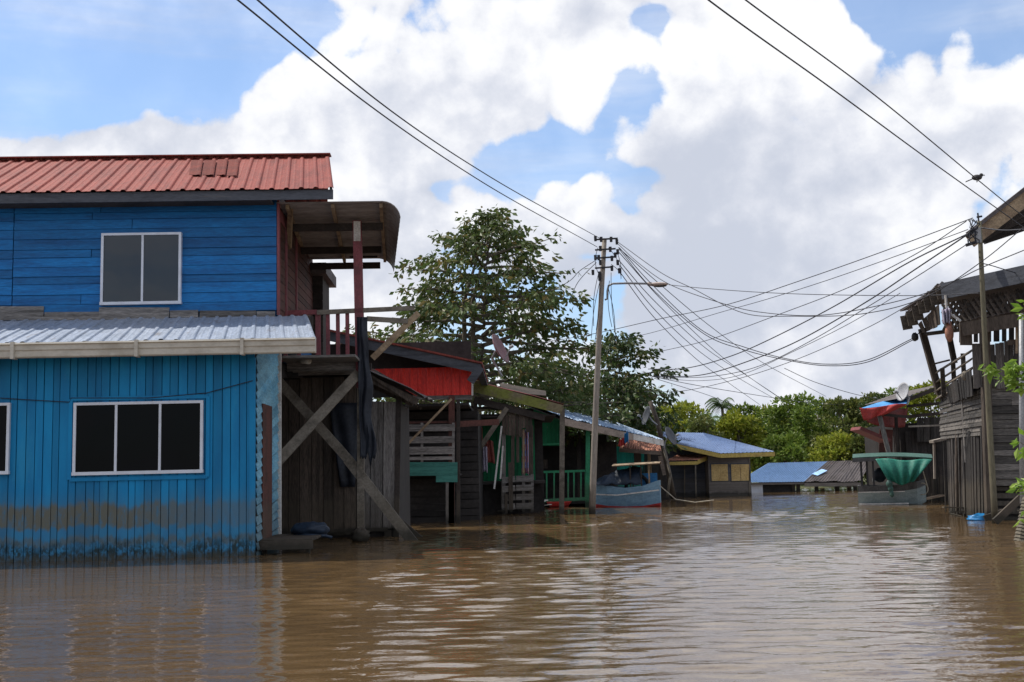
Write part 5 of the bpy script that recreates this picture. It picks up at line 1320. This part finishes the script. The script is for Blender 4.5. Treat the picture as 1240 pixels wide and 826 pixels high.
cable([(755, 411), (800, 400), (870, 379), (930, 362), (1000, 340), (1080, 312), (1172, 278)], 48, rp, 'faint cable just below the straight one to the right pole', .010)
cable([(798, 426), (860, 411), (940, 382), (1030, 347), (1110, 307), (1170, 268)], 48, rp, 'cable from the second tree top up to the head of the right pole')
cable([(785, 447), (830, 446), (880, 433), (930, 412), (1010, 371), (1100, 318), (1170, 284)], 47, rp, 'upper dark sagging cable ending at the junction box of the right pole', .017)
cable([(790, 456), (850, 454), (910, 436), (970, 411), (1050, 365), (1110, 325), (1170, 285)], 47, rp, 'lower dark sagging cable ending at the junction box of the right pole', .018)
cable([(795, 457), (860, 456), (920, 443), (985, 411), (1050, 372), (1110, 335), (1169, 297)], 47, rp, 'cable ending at the lower bracket of the right pole')
cable([(780, 474), (830, 473), (900, 457), (960, 437), (1010, 416), (1060, 392), (1106, 366)], 48, 33, 'faint cable low above the trees rising to the lattice balcony roof', .011)
cable([(800, 458), (850, 461), (900, 453), (960, 426), (1030, 391), (1090, 355)], 48, 33, 'thin cable between the low sagging ones and the lattice balcony roof', .010)
cable([(750, 300), (790, 345), (850, 400), (900, 420), (950, 434), (1000, 441), (1050, 436), (1105, 410)], lp, 32, 'twin cable sagging to the insulator beside the leaning veranda post, upper strand', .013)
cable([(750, 302), (790, 350), (852, 404), (902, 424), (952, 436), (1002, 443), (1052, 438), (1105, 412)], lp, 32, 'twin cable sagging to the insulator beside the leaning veranda post, lower strand', .013)
GF = 'thin cables fanning down from the lamp pole to the far trees'
for (pts, lab) in (([(749, 300), (800, 345), (860, 395), (920, 437), (1000, 480)], 'highest of the thin cables fanning down to the right'),
                   ([(750, 306), (800, 362), (860, 420), (905, 455), (950, 486)], 'second highest of the thin cables fanning down to the right'),
                   ([(750, 316), (790, 362), (850, 418), (900, 452), (945, 482)], 'third highest of the thin cables fanning down to the right'),
                   ([(751, 322), (790, 372), (840, 420), (890, 455), (940, 484)], 'fourth highest of the thin cables fanning down to the right'),
                   ([(751, 330), (790, 382), (840, 432), (880, 462), (920, 490)], 'lowest of the thin cables fanning down to the right')):
    cable(pts, lp, 78, lab, .014, GF)
cable([(790, 456), (840, 466), (900, 476), (975, 487), (1040, 492)], 48, 76, 'faint cable dipping from the second tree to the far treeline, upper', .014)
cable([(792, 458), (850, 476), (880, 487), (910, 497)], 48, 76, 'faint cable dipping from the second tree to the far treeline, lower', .013)
cable([(950, 446), (985, 462), (1030, 476), (1075, 486)], 50, 60, 'cable dropping to the blue and red awning', .014)
cable([(720, 316), (702, 328), (690, 340), (668, 352)], lp, 42, 'service wire from the lamp pole into the big tree, upper', .012)
cable([(722, 318), (708, 332), (698, 345), (690, 365)], lp, 42, 'service wire from the lamp pole into the big tree, lower', .012)
cable([(1188, 276), (1215, 279), (1240, 278), (1300, 276)], rp, 24, 'thick cable from the right pole to the roof beyond the frame', .018)
cable([(1190, 319), (1202, 322), (1215, 326), (1235, 332)], rp, 28, 'short drop wire from the right pole to the lattice roof', .012)
w = MB(); c_ = P(1108, 408, 32); ellip(w, c_, (.10, .08, .12), 10, 8, lambda d: 1 + .3 * noise.noise(d * 3)); w.tube([c_, P(1116, 400, 32.2)], .015, 5); single('cable_insulator', w, 'black_metal', 'dark insulator where the twin cable reaches the leaning veranda post', 'insulator', smooth=True, org=c_)

# ================================================================== TREES
def leafmesh(pts, size, rr, droop=.6, asp=.5, bend=.25):
    """one bent leaf per (position, outward direction)"""
    vs, fs = [], []
    for (p, d) in pts:
        L = size * rr.uniform(.6, 1.25); Wd = L * asp
        dr = V((d.x + rr.gauss(0, .45), d.y + rr.gauss(0, .45), d.z - droop + rr.gauss(0, .35)))
        if dr.length < .01: dr = V((0, 0, -1))
        dr.normalize()
        sd_ = dr.cross(V((rr.gauss(0, 1), rr.gauss(0, 1), rr.gauss(0, 1)))).normalized(); n_ = dr.cross(sd_)
        k_ = len(vs); m_ = p + dr * L * .5 + n_ * bend * L * .3; e_ = p + dr * L
        vs += [p, m_ + sd_ * Wd * .5, e_, m_ - sd_ * Wd * .5]
        fs.append((k_, k_ + 1, k_ + 2)); fs.append((k_, k_ + 2, k_ + 3))
    return vs, fs
def raw(name, vs, fs, m, parent):
    me = bpy.data.meshes.new(name); me.from_pydata([tuple(v) for v in vs], [], fs); me.update(); me.materials.append(M[m])
    o = bpy.data.objects.new(name, me); COL.objects.link(o); o.parent = parent; return o

def branch_tree(name, label, base, top, prof, nb, seed, leafm, leaf, per, stems=((0, 0),), group=None, zmin=.25):
    """spreading tree with near-level limbs; prof(f) -> half width in metres"""
    rr = random.Random(seed)
    e = Fr(name, label, 'tree', base, 0, group); Hh = top.z - base.z
    tr = MB()
    for (dx, dy) in stems:
        tr.tube([V((dx * .3, dy * .3, -.5)), V((dx, dy, Hh * .35)), V((dx * 1.1, dy, Hh * .7)), V((top.x - base.x + dx * .5, top.y - base.y, Hh * .97))], .20, 8, .03)
    limb = MB(); L = []
    for i in range(nb):
        f_ = zmin + (1 - zmin) * ((i + rr.random()) / nb)
        az = i * 2.399 + rr.uniform(-.3, .3); ln = prof(f_) * rr.uniform(.72, 1.12)
        ax = (top - base) * f_; ax.z = Hh * f_
        st = V((ax.x, ax.y, ax.z - ln * .16))
        rise = rr.uniform(-.06, .28) + max(0, f_ - .8) * 1.5
        d = V((math.cos(az), math.sin(az), rise)); pts = []
        for k_ in range(6):
            u_ = k_ / 5; pts.append(st + d * ln * u_ + V((0, 0, -.10 * ln * u_ * u_)) + V((rr.gauss(0, .05), rr.gauss(0, .05), rr.gauss(0, .04))) * ln * .4 * u_)
        limb.tube(pts, .045 + .012 * ln, 5, .012)
        for k_ in range(int(per * (.5 + ln / 5))):
            u_ = rr.uniform(.22, 1) ** .75
            i0 = min(int(u_ * 5), 4); p = pts[i0].lerp(pts[i0 + 1], u_ * 5 - i0)
            # side twigs: clumps of drooping leaves
            c = p + V((rr.gauss(0, .27), rr.gauss(0, .27), rr.gauss(.0, .15))) * (.7 + .12 * ln)
            for q_ in range(rr.randint(5, 9)):
                off = V((rr.gauss(0, .17), rr.gauss(0, .17), rr.gauss(0, .09)))
                L.append((c + off, (d * .5 + off * 2)))
    limb.v += tr.v and []; e.part('trunk', tr, 'bark', smooth=True); e.part('limbs', limb, 'bark')
    vs, fs = leafmesh(L, leaf, rr)
    raw('crown', vs, fs, leafm, e.e); return e
def interp(tab, x):
    for i in range(len(tab) - 1):
        if tab[i][0] <= x <= tab[i + 1][0]: return tab[i][1] + (tab[i + 1][1] - tab[i][1]) * (x - tab[i][0]) / (tab[i + 1][0] - tab[i][0])
    return tab[-1][1] if x > tab[-1][0] else tab[0][1]
TY = 50
base = P(570, 575, TY); base.z = 0; top = P(592, 262, TY)
# half width in metres against height fraction
pr = [(0, 5.4), (.3, 6.1), (.5, 6.2), (.62, 5.6), (.75, 4.4), (.85, 3.4), (.93, 2.3), (1, .6)]
branch_tree('broadleaf_tree', 'large spreading tree with drooping leaves rising behind the red roofed stilt house', base, top, lambda f_: interp(pr, f_), 90, 5, 'leaf_big', .31, 18, ((-.15, 0), (.2, .1)), zmin=.3)
base = P(735, 575, 56); base.z = 0; top = P(747, 408, 56)
pr2 = [(0, 2.6), (.5, 2.9), (.75, 2.9), (.88, 2.2), (1, .5)]
branch_tree('broadleaf_tree', 'smaller dark leaved tree directly behind the lamp pole', base, top, lambda f_: interp(pr2, f_), 50, 9, 'leaf_dark', .31, 17, zmin=.28)
base = P(655, 575, 60); base.z = 0; top = P(655, 440, 60)
branch_tree('broadleaf_tree', 'low dark leaved tree between the big tree and the lamp pole', base, top, lambda f_: 2.9 * math.sin(min(1, 1.25 - f_) * 1.6), 40, 19, 'leaf_dark', .30, 15, zmin=.3)

def clump_tree(name, label, px, pytop, Y, wpx, seed, leafm, leaf=.2, n=3200, low=.12, group='trees along the far bank', z0=.3):
    rr = random.Random(seed); top = P(px, pytop, Y)
    base = V((top.x, Y, z0)); Hh = top.z - z0; hw = wpx / 2 / F * Y
    e = Fr(name, label, 'tree', base, 0, group)
    cl = []; nc = int(26 + 9 * hw * Hh / 8)
    for i in range(nc):
        a_ = rr.uniform(0, math.tau); zf = rr.uniform(low, .93) ** .8
        prof_ = math.sin(min(1, (1 - zf) * 1.7 + .12) * math.pi / 2) ** .7
        rad = hw * prof_ * math.sqrt(rr.uniform(.25, 1)) * rr.uniform(.75, 1.08)
        cl.append((V((math.cos(a_) * rad, math.sin(a_) * rad * .8, Hh * zf)), rr.uniform(.35, .75) * (.5 + hw * .22)))
    tr = MB(); tr.tube([V((0, 0, -.6)), V((.1, 0, Hh * .4)), V((0, .1, Hh * .85))], .16, 7, .04); e.part('trunk', tr, 'bark', smooth=True)
    lb = MB()
    for c, s_ in cl[::3]: lb.tube([V((0, 0, c.z * .6)), c * .6 + V((0, 0, c.z * .28)), c], .05, 4, .015)
    e.part('limbs', lb, 'bark')
    L = []
    per = int(n / nc)
    for c, s_ in cl:
        for k_ in range(int(per * (s_ / .5) ** 1.5)):
            d = V((rr.gauss(0, 1), rr.gauss(0, 1), rr.gauss(0, 1))).normalized()
            if d.z < -.3 and rr.random() < .6: d.z = -d.z
            r_ = s_ * rr.uniform(.6, 1.1) * (1 + .35 * noise.noise(c + d * 2))
            L.append((c + V((d.x * r_, d.y * r_, d.z * r_ * .75)), d))
    vs, fs = leafmesh(L, leaf, rr, droop=.1, asp=.55, bend=.4)
    raw('crown', vs, fs, leafm, e.e); return e
FT = [
 (765, 468, 64, 70, 'leaf_olive', 'olive green tree just right of the lamp pole, under the second tree'),
 (812, 491, 76, 62, 'leaf_yellow', 'yellow green bushy tree right behind the leaning dish pole'),
 (836, 487, 82, 50, 'leaf_yellow', 'bright yellow green rounded tree left of the far palm'),
 (902, 490, 78, 60, 'leaf_green', 'mid green tree just right of the far palm'),
 (893, 500, 72, 66, 'leaf_yellow', 'low bright yellow green tree above the grey house roof'),
 (930, 493, 84, 60, 'leaf_yellow', 'yellow green tree behind the right end of the blue roofed house'),
 (960, 477, 80, 78, 'leaf_green', 'tall green tree above the bright blue flooded roof'),
 (990, 487, 76, 70, 'leaf_green', 'green tree standing above the join of the flooded roofs'),
 (1022, 484, 72, 76, 'leaf_olive', 'dark olive domed tree above the dark flooded roof'),
 (1050, 476, 82, 60, 'leaf_olive', 'olive tree rising left of the red awning'),
 (1068, 482, 70, 62, 'leaf_dark', 'dark tree beside the left corner of the red awning'),
 (1090, 470, 86, 70, 'leaf_green', 'green tree behind the satellite dish of the awning shack'),
 (1125, 462, 84, 70, 'leaf_yellow', 'pale green tree rising behind the awning shack roof'),
 (948, 530, 70, 74, 'leaf_green', 'low green shrub tree between the grey house and the flooded roof'),
 (1010, 532, 69, 80, 'leaf_yellow', 'low yellow green shrub tree behind the flooded roofs'),
 (1055, 530, 68, 70, 'leaf_olive', 'low olive shrub tree behind the roofed boat'),
 (856, 503, 70, 50, 'leaf_olive', 'low olive tree above the ridge of the blue roofed house'),
 (700, 470, 66, 90, 'leaf_dark', 'dense dark tree filling the gap left of the lamp pole'),
]
for i, (px, pt, Y, wd, lm, lab) in enumerate(FT):
    clump_tree('bank_tree', lab, px, pt, Y, wd, 100 + i, lm, leaf=.26 if Y < 72 else .30, n=3600)
# palms
def palm(px, pyt, Y, label, seed, nf=16, L=2.0):
    rr = random.Random(seed); top = P(px, pyt, Y); base = V((top.x, Y, .3)); e = Fr('palm_tree', label, 'palm', base, 0, 'palms along the far bank')
    tz = top.z - .3 - .5; tr = MB(); tr.tube([V((0, 0, -.5)), V((.08, 0, tz * .5)), V((0, 0, tz))], .13, 8, .09); e.part('trunk', tr, 'bark', smooth=True)
    vs, fs = [], []
    for i in range(nf):
        az = i * 2.4 + rr.random(); up_ = rr.uniform(.0, 1.7); d = V((math.cos(az), math.sin(az), 0)); prev = V((0, 0, tz))
        for k_ in range(14):
            u_ = k_ / 13; p = V((0, 0, tz)) + d * L * u_ * .8 + V((0, 0, up_ * L * u_ * .8 - 1.0 * L * u_ * u_))
            sd_ = d.cross(V((0, 0, 1)))
            for sg in (-1, 1):
                tip = p + sd_ * sg * L * .24 * math.sin(.25 + u_ * 2.8) + d * .12 + V((0, 0, -.2)); k2 = len(vs)
                vs += [p, p + d * .07, tip]; fs.append((k2, k2 + 1, k2 + 2))
            k2 = len(vs); vs += [prev + V((0, 0, .015)), p + V((0, 0, .015)), p - V((0, 0, .015)), prev - V((0, 0, .015))]; fs.append((k2, k2 + 1, k2 + 2, k2 + 3)); prev = p
    raw('fronds', vs, fs, 'leaf_palm', e.e)
palm(874, 482, 74, 'slim palm standing above the treeline over the grey house', 3, 26, 1.25)
palm(858, 500, 73, 'shorter palm just left of the slim palm', 4, 14, 1.5)
palm(775, 478, 60, 'feathery palm beside the lamp pole under the dark tree', 5, 18, 1.9)
palm(845, 507, 71, 'small palm low behind the ridge of the blue roofed house', 6, 14, 1.2)
# dense wood beyond
rr = random.Random(77); L = []
for i in range(900):
    x = rr.uniform(-30, 60); yy = rr.uniform(88, 104); hz = rr.uniform(.5, 4.3 + 1.0 * noise.noise(V((x * .15, 0, 0))))
    c = V((x, yy, hz)); s_ = rr.uniform(.6, 1.3)
    for k_ in range(26):
        d = V((rr.gauss(0, 1), rr.gauss(0, 1), rr.gauss(0, 1))).normalized(); L.append((c + d * s_, d))
vs, fs = leafmesh(L, .5, rr, .1, .6, .4)
o = raw('woodland', vs, fs, 'leaf_green', None); tag(o, kind='stuff', label='dense green woodland closing the view behind the bank trees', cat='woodland')

# leafy shoot and trunk at the right edge
e = Fr('roadside_tree', 'ringed trunk with fresh light green leaves at the right edge', 'tree', W(1242, 652), 0)
tr = MB(); pts = []
for i in range(16): 
    f_ = i / 15; pts.append(P(1240 + 9 * f_, 665 - 62 * f_, 20.6) - e.o)
for i in range(15): tr.tube([pts[i], pts[i].lerp(pts[i + 1], .8), pts[i + 1]], .20 - .003 * i, 10, .165 - .003 * i)
e.part('trunk', tr, 'bark')
tr = MB(); tw = [((1262, 640), (1275, 520), (1268, 440)), ((1268, 440), (1240, 452), (1212, 450), (1192, 443)), ((1270, 470), (1250, 462), (1228, 460)), ((1272, 400), (1250, 380), (1236, 378)), ((1275, 560), (1250, 545), (1234, 535)), ((1272, 600), (1250, 590), (1230, 585)), ((1270, 440), (1250, 446), (1222, 444)), ((1272, 640), (1250, 625), (1232, 618))]
L = []; rr = random.Random(12)
for ti, tws in enumerate(tw):
    pp = [P(x, y_, 20.2) - e.o for x, y_ in tws]; tr.tube(pp, .03 if ti == 0 else .010, 5, .006 if ti else .03)
    if ti:
        for k_ in range(80 if ti in (1, 2, 6) else 34):
            u_ = rr.uniform(0, 1) * (len(pp) - 1); i0 = min(int(u_), len(pp) - 2); p = pp[i0].lerp(pp[i0 + 1], u_ - i0)
            L.append((p + V((rr.gauss(0, .04), rr.gauss(0, .1), rr.gauss(0, .06))), V((rr.uniform(-1, .3), rr.gauss(0, .4), .1))))
e.part('twigs', tr, 'bark')
vs, fs = leafmesh(L, .21, rr, .35, .42, .3); raw('leaves', vs, fs, 'leaf_fresh', e.e)
print('objects', len(bpy.data.objects), 'faces', sum(len(m.polygons) for m in bpy.data.meshes))
